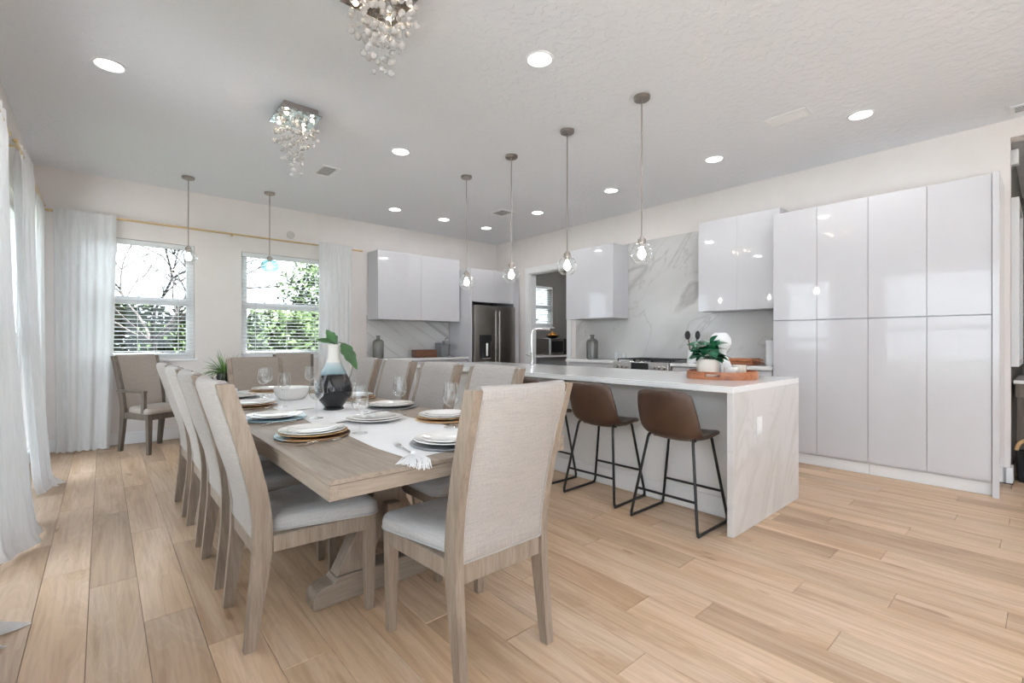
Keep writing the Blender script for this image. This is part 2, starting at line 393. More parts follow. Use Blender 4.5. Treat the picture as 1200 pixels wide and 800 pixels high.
# ------------------------------------------------------------------ room shell
XL, XR, YB, YF, ZC = -.55, 5.74, 7.03, -4.6, 3.05
T = .15
def wall(name, axis, at, th, a0, a1, z0, z1, holes, mat='wall', label=None):
    """wall slab across 'axis' with rectangular holes (a0,a1,z0,z1)"""
    bm = BM(); cuts = sorted({a0, a1, *[h[0] for h in holes], *[h[1] for h in holes]})
    for i in range(len(cuts)-1):
        u0, u1 = cuts[i], cuts[i+1]
        hs = sorted([h for h in holes if h[0] <= u0+1e-6 and h[1] >= u1-1e-6], key=lambda h: h[2])
        zz = z0
        for h in hs+[None]:
            top = h[2] if h else z1
            if top-zz > 1e-4:
                if axis == 'y': box(bm, (u0, at, zz), (u1, at+th, top))
                else: box(bm, (at, u0, zz), (at+th, u1, top))
            if h: zz = h[3]
    bmesh.ops.remove_doubles(bm, verts=bm.verts, dist=1e-5)
    return struct(obj(name, bm, mat, smooth=False), label or 'painted wall of the dining kitchen', 'wall')
W1, W2 = (-.25, .87, .98, 2.38), (1.386, 2.506, .98, 2.38)
WP = (6.35, 7.30, 1.50, 2.36)
wall('wall_back', 'y', YB, T, XL-T, 9.0, 0, ZC, [W1, W2, WP], label='off white wall with two blind covered windows')
WL = [(-4.3, -.5, 0, 2.5), (-.1, 2.05, .45, 2.42), (2.75, 4.5, .05, 2.42), (4.95, 6.65, .05, 2.42)]  # first opening added for daylight, the others widened to let in more
wall('wall_left', 'x', XL-T, T, YF, YB, 0, ZC, WL, label='off white wall behind the long white curtains')
wall('wall_right', 'x', XR, T, .218, YB, 0, ZC, [(5.2, 6.10, 0, 2.40)], label='off white wall behind the tall white cupboards')
FW = [(.5, 1.9, 0, 2.45), (3.4, 4.6, .9, 2.3)]  # unseen openings added to let in fill daylight
wall('wall_front', 'y', YF-T, T, XL-T, 9.0, 0, ZC, FW, label='off white wall with added glazed doors opposite the windows')
wall('wall_opening', 'x', XR, T, YF, .218, 0, ZC, [(-2.2, .218, 0, 2.90)], label='off white wall above the wide opening')
# rooms beyond the openings
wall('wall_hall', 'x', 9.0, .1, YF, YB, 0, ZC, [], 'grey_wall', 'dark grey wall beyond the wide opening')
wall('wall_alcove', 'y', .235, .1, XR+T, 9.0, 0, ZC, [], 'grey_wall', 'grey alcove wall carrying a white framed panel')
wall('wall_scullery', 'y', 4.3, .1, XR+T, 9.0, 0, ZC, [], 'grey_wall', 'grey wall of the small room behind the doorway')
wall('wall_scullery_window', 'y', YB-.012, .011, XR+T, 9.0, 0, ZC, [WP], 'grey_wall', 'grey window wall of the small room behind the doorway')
struct(bx('ceiling', (XL-T, YF-T, ZC), (9.1, YB+T, ZC+.15), 'ceil', bev=0), 'white knockdown textured ceiling', 'ceiling')
floor = struct(bx('floor', (XL-T, YF-T, -.12), (9.1, YB+T, -.006), 'joint', bev=0), 'pale oak plank floor', 'floor')
# floor planks, each its own board
PW, PL = .1794, 1.22
def plank_mesh(L, w=PW):
    bm = box(BM(), (-w/2+.0008, -L/2+.0008, -.011), (w/2-.0008, L/2-.0008, 0), .0015)
    me = bpy.data.meshes.new('plank'); bm.to_mesh(me); bm.free(); me.materials.append(M['oak']); return me
full = plank_mesh(PL)
col_i = 0
x = -.047-.1794*3
Y0 = -.6
rest = BM()
while x < 5.9:
    off = (random.random()*.25+(col_i % 3)*.4) % PL
    if x+PW > XL and x < XR+.2:
        xa, xb = max(x, XL), x+PW
        w = xb-xa
        y = Y0-off
        while y < YB:
            ya, yb = max(y, Y0), min(y+PL, YB if xb < XR+.05 else .2)
            if yb-ya > .02:
                me = full if (yb-ya > PL-1e-4 and abs(w-PW) < 1e-5) else plank_mesh(yb-ya, w)
                o = bpy.data.objects.new('plank', me); COL.objects.link(o); o.parent = floor; o.location = ((xa+xb)/2, (ya+yb)/2, 0)
            y += PL
    # boards outside the part of the floor that is seen
    y = YF-off
    while y < Y0:
        ya, yb = max(y, YF), min(y+PL, Y0)
        if x > XL: box(rest, (x+.0006, ya+.0006, -.011), (x+PW-.0006, yb-.0006, 0))
        y += PL
    x += PW; col_i += 1
for x0, x1, ya, yb in ((5.9, 9, YF, .23), (5.88, 9, 4.4, YB)):
    xx = x0
    while xx < x1:
        yy = ya
        while yy < yb:
            box(rest, (xx+.0006, yy+.0006, -.011), (xx+PW-.0006, min(yy+PL, yb)-.0006, 0)); yy += PL
        xx += PW
rf = obj('more_planks', rest, 'oak', floor, smooth=False); rf['kind'] = 'stuff'
# baseboards
def baseboard(name, a, b, label):
    return struct(bx(name, a, b, 'trim', bev=.006), label, 'baseboard')
baseboard('baseboard_back', (XL, YB-.016, 0), (3.10, YB, .135), 'white baseboard below the windows')
baseboard('baseboard_left', (XL, YF, 0), (XL+.016, YB-.02, .135), 'white baseboard behind the curtains')
baseboard('baseboard_right', (XR-.016, .205, 0), (XR, .245, .135), 'white baseboard stub beside the tall cupboards')
baseboard('baseboard_opening', (XR-.014, .202, 0), (XR+T, .218, .135), 'white baseboard on the end of the cupboard wall')
# doorway casing
dc = struct(thing('door_1', 'white cased doorway between fridge and wall cabinet', 'doorway'))
dc['kind'] = 'structure'
bx('casing_jamb', (XR-.018, 6.10, 0), (XR+.001, 6.20, 2.40), 'trim', dc)
bx('casing_head', (XR-.018, 5.1, 2.40), (XR+.001, 6.20, 2.50), 'trim', dc)
bx('casing_jamb', (XR-.018, 5.1, 0), (XR+.001, 5.2, 2.40), 'trim', dc)
bx('lining', (XR+.002, 6.085, 0), (XR+T, 6.099, 2.40), 'trim', dc)
bx('lining', (XR+.002, 5.201, 2.385), (XR+T, 6.084, 2.399), 'trim', dc)

# windows -------------------------------------------------------------
def window(n, axis, at, depth_sign, a0, a1, z0, z1, label, sash=True, slats=True, tilt=8, out=.07):
    """a double hung window set in the wall; at = inner wall face"""
    w = thing('window_%d' % n, label, 'window'); w['kind'] = 'structure'
    def b3(u0, u1, d0, d1, za, zb):
        if axis == 'y': return (u0, at+depth_sign*d0, za), (u1, at+depth_sign*d1, zb)
        return (at+depth_sign*d0, u0, za), (at+depth_sign*d1, u1, zb)
    def B(name, u0, u1, d0, d1, za, zb, mat='trim', par=w, bev=.003):
        a, b = b3(u0, u1, d0, d1, za, zb); return bx(name, a, b, mat, par, bev)
    f = .045; zm = (z0+z1)/2-.02
    B('frame', a0+.001, a0+f, .06, .13, z0, z1-.001); B('frame', a1-f, a1-.001, .06, .13, z0, z1-.001)
    B('frame', a0+f, a1-f, .06, .13, z1-f, z1-.001); B('frame', a0+f, a1-f, .06, .13, z0, z0+f)
    if sash:
        B('meeting_rail', a0+f, a1-f, .065, .115, zm-.03, zm+.03)
        for k, (p0, p1) in enumerate(((z0+f, zm-.03), (zm+.03, z1-f))):
            ss = B('sash', a0+f, a0+f+.035, .075, .11, p0, p1); B('sash_stile', a1-f-.035, a1-f, .075, .11, p0, p1, par=ss)
            B('sash_rail', a0+f+.035, a1-f-.035, .075, .11, p0, p0+.03, par=ss)
            B('pane', a0+f+.03, a1-f-.03, .09, .094, p0, p1, 'pane', ss, 0)
    else:
        B('mullion', (a0+a1)/2-.03, (a0+a1)/2+.03, .065, .115, z0+f, z1-f)
        B('pane', a0+f, (a0+a1)/2-.03, .09, .094, z0+f, z1-f, 'pane', w, 0)
        B('pane', (a0+a1)/2+.03, a1-f, .09, .094, z0+f, z1-f, 'pane', w, 0)
    if z0 > .3: B('sill', a0-.03, a1+.03, -.025, .06, z0-.028, z0-.001)
    if not slats: return w
    bl = thing('window_blind', 'white slatted blind in the '+label, 'blind', group='slatted window blinds')
    B('headrail', a0+.006, a1-.006, .004, .058, z1-.06, z1-.004, 'blind', bl)
    pitch = .047; zt = z1-.085; n_s = int((zt-z0-.03)/pitch)
    ca, sa = math.cos(R(tilt)), math.sin(R(tilt))
    bm = BM(); L = a1-a0-.016; g = []
    for i in range(5):
        t = (i/4-.5)*.05; hgt = -.003*(1-(2*i/4-1)**2)*-1
        g.append([(s*L/2, t*ca, t*sa*1.0+hgt) for s in (-1, 1)])
    sheet(bm, g, .0025); first = obj('slat', bm, 'blind', bl)
    um = (a0+a1)/2
    for i in range(n_s):
        z = zt-i*pitch
        o = first if i == 0 else inst(first, bl)
        o.location = (um, at+depth_sign*.031, z) if axis == 'y' else (at+depth_sign*.031, um, z)
        if axis == 'x': o.rotation_euler = (0, 0, PI/2*(1 if depth_sign < 0 else -1))
        elif depth_sign < 0: o.rotation_euler = (0, 0, PI)
    zb = zt-n_s*pitch
    B('bottom_rail', a0+.008, a1-.008, .012, .05, zb-.012, zb+.012, 'blind', bl)
    for q in (.15, .5, .85):
        u = a0+(a1-a0)*q
        B('ladder_cord', u-.004, u+.004, .003, .0045, zb, zt, 'blind', bl, 0)
    u = a0+.12
    B('tilt_wand', u-.004, u+.004, -.006, .001, zb+.68, z1-.06, 'blind', bl, 0)
    return w
window(1, 'y', YB, 1, *W1, 'window beside the room corner')
window(2, 'y', YB, 1, *W2, 'window beside the back wall cabinets')
window(3, 'y', YB, 1, *WP, 'small window of the room behind the doorway', tilt=35)
window(4, 'x', XL, -1, *WL[1], 'window in the curtained wall opposite the tall cupboards')
window(5, 'x', XL, -1, *WL[2], 'window in the curtained wall behind the dining chairs', slats=False)
window(6, 'x', XL, -1, *WL[3], 'window in the curtained wall by the room corner', slats=False)
window(7, 'y', YF, -1, *FW[0], 'unseen glazed doors added for daylight in the far end of the room', sash=False, slats=False)
window(8, 'y', YF, -1, *FW[1], 'unseen plain window added for daylight in the far end near the opening', sash=False, slats=False)
window(9, 'x', XL, -1, *WL[0], 'unseen glazed doors added for daylight in the curtained wall at the sitting end', sash=False, slats=False)

# ------------------------------------------------------------------ ceiling fixtures
def downlight(x, y, label, light=True, w=None):
    t = thing('recessed_downlight', label, 'ceiling light', (x, y, ZC), group='recessed ceiling lights')
    obj('trim_ring', lathe(BM(), [(.095, -.0005), (.093, -.006), (.082, -.009), (.076, -.006), (.074, -.0005)], 28), 'trim', t)
    obj('lens', lathe(BM(), [(.074, -.001), (.073, -.004), (.0005, -.005)], 28), 'lens', t)
    d = bpy.data.lights.new('downlight_lamp', 'AREA'); d.shape = 'DISK'; d.size = .14; d.energy = w or DOWN_W; d.color = (.965, .985, 1)
    o = bpy.data.objects.new('downlight_lamp', d); COL.objects.link(o); o.parent = t; o.location = (0, 0, -.012)
    return t
DL = [(.035, 4.16, 'recessed downlight above the gap between curtains and table'),
      (2.17, 2.21, 'recessed downlight above the gap between near chairs and bar stools'),
      (2.20, 4.18, 'recessed downlight between the hanging crystals and far island pendants'),
      (4.69, 1.02, 'recessed downlight in front of the tall cupboards'),
      (4.70, 2.25, 'recessed downlight in front of the two door wall cabinet'),
      (4.72, 3.55, 'recessed downlight in front of the range'),
      (4.73, 4.86, 'recessed downlight in front of the cased doorway'),
      (3.10, 6.06, 'recessed downlight above the left end of the back counter'),
      (3.92, 6.07, 'recessed downlight above the middle of the back counter'),
      (4.74, 6.07, 'recessed downlight in front of the fridge')]
for a in DL: downlight(*a, w=(DOWN_W*.6 if a[1] > 5.5 else None))
for i, (x, y) in enumerate([(.1, .4), (2.2, .2), (.8, -1.6), (3.0, -1.6), (.8, -3.4), (3.0, -3.4), (5.0, -1.6)]):
    downlight(x, y, 'unseen recessed downlight added over the sitting end of the room')  # extra lamps out of view, added to brighten the room
downlight(7.2, 5.6, 'unseen recessed downlight added in the small room behind the doorway', w=15)  # added out of view to lift the dark small room
downlight(7.2, -1.2, 'recessed downlight in the room beyond the wide opening', w=4)

def vent(x, y, lx, ly, label, along='x', tilt=35, n=6, bw=.018):
    t = thing('ceiling_vent', label, 'vent', (x, y, ZC), group='ceiling air vents')
    bm = BM(); f = .025
    box(bm, (-lx/2, -ly/2, -.008), (lx/2, -ly/2+f, -.0005)); box(bm, (-lx/2, ly/2-f, -.008), (lx/2, ly/2, -.0005))
    box(bm, (-lx/2, -ly/2+f, -.008), (-lx/2+f, ly/2-f, -.0005)); box(bm, (lx/2-f, -ly/2+f, -.008), (lx/2, ly/2-f, -.0005))
    obj('frame', bm, 'trim', t, smooth=False)
    bx('backing', (-lx/2+f, -ly/2+f, -.0015), (lx/2-f, ly/2-f, -.0005), 'black', t, 0)
    for i in range(n):
        q = (i+.5)/n
        rot = Matrix.Rotation(R(tilt), 4, 'X' if along == 'x' else 'Y')
        if along == 'x':
            p = (0, -ly/2+f+(ly-2*f)*q, -.006); s = (lx-2*f, bw, .0015)
        else:
            p = (-lx/2+f+(lx-2*f)*q, 0, -.006); s = (bw, ly-2*f, .0015)
        mt = Matrix.Translation(p) @ rot
        obj('louvre', box(BM(), [-v/2 for v in s], [v/2 for v in s], 0, mat=mt), 'trim', t, smooth=False)
vent(4.29, 1.44, .19, .33, 'white ceiling vent near the tall cupboards', 'y', 8, 3, .034)
vent(1.84, 5.19, .20, .33, 'white ceiling vent between the hanging crystals and the windows', 'y', -6, 6, .012)
vent(4.35, 5.20, .26, .30, 'white ceiling vent between the far pendant and the fridge', 'y', -6, 6, .018)
vent(5.52, .06, .20, .30, 'white ceiling vent beside the wide opening', 'y', -6, 6, .012)

def pendant(x, y, zc, r, label, oblate=1.0, mat='glass', group='glass globe pendants over the island'):
    t = thing('pendant_lamp', label, 'pendant lamp', (x, y, ZC), group=group)
    obj('canopy', lathe(BM(), [(.0005, -.026), (.056, -.026), (.062, -.020), (.062, -.0005), (.0005, -.0005)], 28), 'nickel', t)
    dz = zc-ZC; top = dz+r*oblate
    obj('stem', tube(BM(), [(0, 0, -.026), (0, 0, top+.035)], .0055, 8), 'nickel', t)
    obj('socket', lathe(BM(), [(.0005, top+.045), (.014, top+.043), (.017, top+.03), (.030, top+.026), (.033, top+.008), (.033, top-.006), (.020, top-.010), (.018, top-.035), (.0005, top-.035)], 20), 'nickel', t)
    prof = []
    for i in range(15):
        a = .37+(PI-.37-.55)*i/14
        prof.append((r*math.sin(a), dz+r*oblate*math.cos(a)))
    prof2 = [(max(.001, q-.002), z) for q, z in prof[::-1]]
    obj('globe', lathe(BM(), prof+prof2, 28), mat, t)
    b = [(.012, top-.03), (.013, top-.045), (.020, top-.06), (.028, top-.078), (.030, top-.092), (.026, top-.108), (.014, top-.119), (.0008, top-.122)]
    obj('bulb', lathe(BM(), b, 16), 'bulb', t)
    return t
names = ['nearest the tray end of the island', 'second from the tray end of the island', 'third from the tray end of the island', 'farthest from the tray end of the island']
for i, y in enumerate((2.04, 2.80, 3.55, 4.32)):
    pendant(3.09, y, 1.855, .087, 'clear globe pendant over the island, '+names[i])
pendant(.733, 6.41, 2.14, .092, 'clear glass pendant in front of the corner side window', .95, 'glass', 'glass pendants by the windows')
pendant(1.575, 6.41, 2.135, .102, 'aqua tinted flattened glass pendant in front of the window', .78, 'teal_glass', 'glass pendants by the windows')

def chandelier(x, y, label, seed, k_len=1.0):
    rnd = random.Random(seed)
    t = thing('crystal_chandelier', label, 'chandelier', (x, y, ZC), group='crystal drop ceiling lights')
    bx('mounting_box', (-.13, -.15, -.05), (.13, .15, -.0005), 'nickel', t, .004)
    bx('mirror_plate', (-.155, -.172, -.062), (.155, .172, -.05), 'mirror_strip', t, .002)
    for sx in (-1, 1):
        for sy in (-1, 1):
            o = obj('halogen_lamp', lathe(BM(), [(.032, -.0615), (.032, -.066), (.020, -.068), (.012, -.074), (.0006, -.076)], 16, (sx*.095, sy*.105, 0)), 'chrome', t)
            obj('capsule', sphere(BM(), (sx*.095, sy*.105, -.078), .013, 10, 6), 'halogen', o)
    wires = BM(); ball = None
    gx = [-.12, -.07, -.02, .03, .08, .125]; gy = [-.14, -.085, -.03, .03, .085, .14]
    for i, a in enumerate(gx):
        for j, b in enumerate(gy):
            if rnd.random() < .12: continue
            q = max(abs(a)/.13, abs(b)/.145)
            L = (.10+(1-q)**.8*.40+rnd.random()*.06)*k_len
            px, py = a+rnd.uniform(-.012, .012), b+rnd.uniform(-.012, .012)
            tube(wires, [(px, py, -.062), (px, py, -L-.05)], .0004, 4)
            z = -.09-L; k = 0
            while z < -.10 and k < 4:
                r = rnd.choice([.015, .017, .019, .013])
                if ball is None:
                    ball = obj('glass_ball', sphere(BM(), (0, 0, 0), 1, 14, 9), 'crystal', t); o = ball
                else: o = inst(ball, t)
                o.location = (px, py, z); o.scale = (r, r, r)
                z += rnd.uniform(.05, .10); k += 1
    w = obj('hanging_wires', wires, 'steel_l', t); w['kind'] = 'stuff'
    return t
chandelier(1.18, 4.02, 'crystal ball chandelier over the vase half of the table', 3, .88)
chandelier(1.10, 2.30, 'crystal ball chandelier over the tassel end of the table', 5, .76)

# ------------------------------------------------------------------ kitchen
# tall cupboards
PX = 5.126
PD = [(1.845, 1.46), (1.46, 1.063), (1.063, .668), (.668, .29)]
def tall(k, label):
    y1, ym, y0 = PD[2*k][0], PD[2*k][1], PD[2*k+1][1]
    t = thing('tall_cabinet', label, 'cabinet', (PX, (y0+y1)/2, 0), group='tall gloss white cabinets')
    cyy = (y0+y1)/2
    bx('body', (.022, y0-cyy+.001, .10), (XR-PX-.002, y1-cyy-.001, 2.47), 'carcass', t)
    bx('toe_kick', (.045, y0-cyy+.001, 0), (.065, y1-cyy-.001, .10), 'trim', t)
    for (a, b) in ((y0, ym), (ym, y1)):
        for z0, z1, up in ((.119, 1.393, 0), (1.401, 2.475, 1)):
            d = bx('upper_door' if up else 'lower_door', (0, a-cyy+.0016, z0), (.02, b-cyy-.0016, z1), 'gloss', t, .0015)
            hy = (b-.05 if a == y0 else a+.05)-cyy
            zt = z0 if up else z1
            if up: bx('edge_pull', (-.012, hy-.022, zt-.0035), (.004, hy+.022, zt-.0005), 'steel_l', d, 0)
tall(0, 'tall gloss white cupboard beside the kitchen counter')
tall(1, 'tall gloss white cupboard beside the wide opening')
tag(bx('cabinet_end_panel', (PX-.016, .25, 0), (XR-.001, .2885, 2.482), 'gloss', None, .0015), 'narrow floor standing white end panel beside the wide opening', 'panel')
# wall cabinets
def wall_cab(x0, x1, y0, y1, z0, z1, face, label, doors=2, single=False):
    t = thing('wall_cabinet', label, 'cabinet', ((x0+x1)/2, (y0+y1)/2, z0), group='gloss white wall cabinets')
    cx, cyy = (x0+x1)/2, (y0+y1)/2; h = z1-z0
    hx, hy = (x1-x0)/2, (y1-y0)/2
    if face == 'x':
        bx('body', (-hx+.021, -hy, 0), (hx-.001, hy, h), 'carcass', t, .002)
        for i in range(doors):
            a = -hy+2*hy*i/doors; b = -hy+2*hy*(i+1)/doors
            bx('door', (-hx, a+.0006, .001), (-hx+.02, b-.0006, h-.001), 'gloss', t, .0012)
    else:
        bx('body', (-hx, -hy+.021, 0), (hx, hy-.001, h), 'carcass', t, .002)
        for i in range(doors):
            a = -hx+2*hx*i/doors; b = -hx+2*hx*(i+1)/doors
            bx('door', (a+.0003, -hy, .001), (b-.0003, -hy+.02, h-.001), 'gloss', t, .0012)
    return t
wall_cab(XR-.38, XR-.02, 1.862, 2.757, 1.545, 2.60, 'x', 'two door gloss white wall cabinet next to the tall cupboards')
wall_cab(XR-.38, XR-.02, 4.0, 4.878, 1.525, 2.565, 'x', 'gloss white wall cabinet beside the cased doorway', 1)
wall_cab(3.125, 3.868, YB-.38, YB-.02, 1.53, 2.58, 'y', 'gloss white wall cabinet above the grey bottle', 1)
wall_cab(3.8685, 4.612, YB-.38, YB-.02, 1.53, 2.58, 'y', 'gloss white wall cabinet above the coffee machine', 1)
# backsplash slabs
tag(bx('marble_backsplash', (XR-.018, 1.85, .932), (XR-.001, 5.0, 2.60), 'marble', None, .001), 'tall grey veined marble slab behind the range', 'backsplash')
tag(bx('marble_backsplash', (3.115, YB-.018, .932), (4.62, YB-.001, 1.60), 'marble', None, .001), 'low grey veined marble slab behind the coffee machine', 'backsplash')
# base cabinets
def base_cab(x0, x1, y0, y1, face, label, drawer=True):
    t = thing('base_cabinet', label, 'cabinet', ((x0+x1)/2, (y0+y1)/2, 0), group='gloss white base cabinets')
    hx, hy = (x1-x0)/2, (y1-y0)/2
    fr = (lambda a, b, z0, z1, n, p, m, o=0, th=.02: bx(n, (-hx-o, a, z0), (-hx+th-o, b, z1), m, p, .0015)) if face == 'x' else \
         (lambda a, b, z0, z1, n, p, m, o=0, th=.02: bx(n, (a, -hy-o, z0), (b, -hy+th-o, z1), m, p, .0015))
    h = hy if face == 'x' else hx
    if face == 'x': bx('body', (-hx+.021, -hy, .10), (hx, hy, .895), 'carcass', t); bx('toe_kick', (-hx+.06, -hy, 0), (-hx+.08, hy, .10), 'trim', t)
    else: bx('body', (-hx, -hy+.021, .10), (hx, hy, .895), 'carcass', t); bx('toe_kick', (-hx, -hy+.06, 0), (hx, -hy+.08, .10), 'trim', t)
    dr = fr(-h+.0015, h-.0015, .72, .885, 'drawer', t, 'gloss')
    fr(-.05, .05, .886, .889, 'edge_pull', dr, 'steel_l', .01, .02)
    for a, b in ((-h+.0015, -.0015), (.0015, h-.0015)): fr(a, b, .11, .716, 'door', t, 'gloss')
BXF = 5.14
base_cab(BXF, XR-.02, 1.86, 2.42, 'x', 'base cabinet between the tall cupboard and the wooden boards')
base_cab(BXF, XR-.02, 2.42, 2.975, 'x', 'base cabinet on the tall cupboard side of the range')
base_cab(BXF, XR-.02, 3.815, 4.64, 'x', 'base cabinet on the doorway side of the range')
tag(bx('countertop', (5.105, 1.853, .896), (XR-.019, 2.982, .931), 'quartz_edge', None, .003), 'white worktop between the tall cupboard and the range', 'countertop')
tag(bx('countertop', (5.105, 3.808, .896), (XR-.019, 4.66, .931), 'quartz_edge', None, .003), 'white worktop under the wall cabinet beside the doorway', 'countertop')
base_cab(3.13, 3.87, 6.43, YB-.02, 'y', 'back base cabinet under the grey bottle')
base_cab(3.87, 4.62, 6.43, YB-.02, 'y', 'back base cabinet beside the fridge')
tag(bx('countertop', (3.115, 6.395, .896), (4.622, YB-.019, .931), 'quartz_edge', None, .003), 'white worktop against the back wall', 'countertop')
# range
rg = thing('gas_range', 'stainless gas range with front knobs between white base cabinets', 'stove', (5.1, 3.395, 0))
bx('oven_body', (.03, -.40, .03), (.615, .40, .905), 'steel_l', rg)
od = bx('oven_door', (.005, -.395, .18), (.029, .395, .75), 'steel_l', rg); bx('oven_window', (.001, -.28, .3), (.006, .28, .62), 'black', od, 0)
obj('oven_handle', tube(BM(), [(-.035, -.34, .71), (-.035, .34, .71)], .011, 10), 'steel_l', rg)
bx('control_panel', (-.015, -.40, .80), (.0299, .40, .935), 'steel_l', rg)
bx('display', (-.0165, -.13, .825), (-.0145, .12, .92), 'black', rg, 0)
for y in (-.335, -.27, -.205, .205, .27, .335):
    kb = obj('knob', tube(BM(), [(-.0155, y, .868), (-.048, y, .868)], [.026, .021], 14), 'steel_l', rg)
bx('cooktop', (.03, -.40, .906), (.615, .40, .928), 'black', rg)
for y0, y1 in ((-.38, -.14), (-.12, .12), (.14, .38)):
    bm = BM()
    for yy in (y0, (y0+y1)/2, y1): box(bm, (.06, yy-.006, .955), (.59, yy+.006, .968))
    for xx in (.06, .19, .325, .46, .58): box(bm, (xx-.006, y0, .955), (xx+.006, y1, .968))
    for xx in (.07, .58):
        for yy in (y0, y1): box(bm, (xx-.006, yy-.006, .929), (xx+.006, yy+.006, .956))
    obj('grate', bm, 'black', rg, smooth=False)
# fridge surround and fridge
sr = thing('fridge_surround', 'tall gloss white surround boxing in the fridge', 'cabinet', (5.12, 6.7, 0))
bx('side_panel', (-.49, -.36, 0), (-.468, .30, 2.42), 'gloss', sr)
bx('side_panel', (.455, -.36, 0), (.475, .30, 2.42), 'gloss', sr)
bx('top_box', (-.467, -.33, 1.86), (.454, .30, 2.42), 'carcass', sr)
for a, b in ((-.466, -.0063), (-.0057, .453)): bx('door', (a, -.352, 1.862), (b, -.332, 2.418), 'gloss', sr, .0015)
bx('filler_panel', (.476, -.34, 0), (.60, -.32, 2.42), 'gloss', sr)
fg = thing('refrigerator', 'dark stainless french door fridge with water dispenser', 'refrigerator', (5.115, 6.3, 0))
bx('cabinet', (-.455, .06, .02), (.445, .70, 1.80), 'steel', fg)
dl = bx('door', (-.455, -.02, .70), (-.005, .055, 1.80), 'steel', fg, .008, 2)
drr = bx('door', (0, -.02, .70), (.445, .055, 1.80), 'steel', fg, .008, 2)
for xx, p in ((-.045, dl), (.04, drr)):
    obj('handle', tube(BM(), [(xx, -.02, .82), (xx, -.07, .83), (xx, -.07, 1.70), (xx, -.02, 1.71)], .013, 10), 'steel_l', p)
bx('freezer_drawer', (-.455, -.02, .06), (.445, .055, .69), 'steel', fg, .008, 2)
obj('drawer_handle', tube(BM(), [(-.36, -.02, .62), (-.36, -.07, .62), (.36, -.07, .62), (.36, -.02, .62)], .013, 10), 'steel_l', fg)
ds = bx('dispenser', (-.35, -.028, .90), (-.13, -.021, 1.30), 'black', fg, .002)
bx('dispenser_tray', (-.33, -.06, .90), (-.15, -.029, .915), 'steel_l', ds); obj('dispenser_spout', tube(BM(), [(-.22, -.05, .95), (-.22, -.05, 1.16)], .026, 12), 'steel_l', ds)
bx('dispenser_hood', (-.35, -.06, 1.19), (-.13, -.029, 1.30), 'black', ds)

# island --------------------------------------------------------------
IX0, IX1, IY0, IY1 = 2.87, 3.99, 1.255, 5.10
isl = thing('kitchen_island', 'long white quartz waterfall island with seating overhang', 'kitchen island', (0, 0, 0))
isl.location = ((IX0+IX1)/2, (IY0+IY1)/2, 0); ox, oy = isl.location.x, isl.location.y
def ib(n, a, b, m, bev=.002, p=isl): return bx(n, (a[0]-ox, a[1]-oy, a[2]), (b[0]-ox, b[1]-oy, b[2]), m, p, bev)
ib('worktop', (IX0, IY0, .875), (IX1, IY1, .915), 'quartz_edge')
ib('waterfall_end', (IX0, IY0, 0), (IX1, IY0+.04, .8749), 'quartz')
ib('waterfall_end', (IX0, IY1-.04, 0), (IX1, IY1, .8749), 'quartz')
ib('seating_side_panel', (3.17, IY0+.0405, 0), (3.19, IY1-.0405, .8745), 'panel')
ib('baseboard', (3.155, IY0+.041, 0), (3.1695, IY1-.041, .135), 'trim', .004)
ib('cabinet_body', (3.191, IY0+.041, .0), (3.93, IY1-.041, .8745), 'carcass')
for k in range(6):
    a = IY0+.045+k*(IY1-IY0-.09)/6; b = a+(IY1-IY0-.09)/6
    ib('door', (3.9305, a+.0015, .11), (3.95, b-.0015, .868), 'gloss', .0015)
sw = ib('outlet_plate', (3.205, IY0-.007, .58), (3.285, IY0-.0005, .70), 'trim', .003)
ib('outlet_socket', (3.226, IY0-.009, .605), (3.264, IY0-.0071, .675), 'trim', .001, sw)
# faucet
fc = thing('kitchen_faucet', 'tall chrome single lever faucet on the island', 'faucet', (3.64, 3.83, .915), R(-8))
obj('base', lathe(BM(), [(.0005, 0.0), (.027, 0.0), (.027, .012), (.018, .018), (.018, .15), (.0005, .15)], 18), 'chrome', fc)
obj('spout', tube(BM(), [(0, 0, .15), (0, 0, .36), (.008, 0, .39), (.028, 0, .408), (.06, 0, .414), (.22, 0, .418)], .0125, 12), 'chrome', fc)
obj('spray_head', tube(BM(), [(.205, 0, .419), (.225, 0, .418), (.24, 0, .415)], [.017, .019, .018], 12), 'chrome', fc)
obj('lever', tube(BM(), [(0, .015, .10), (0, .05, .105), (-.01, .10, .125)], .008, 8), 'chrome', fc)

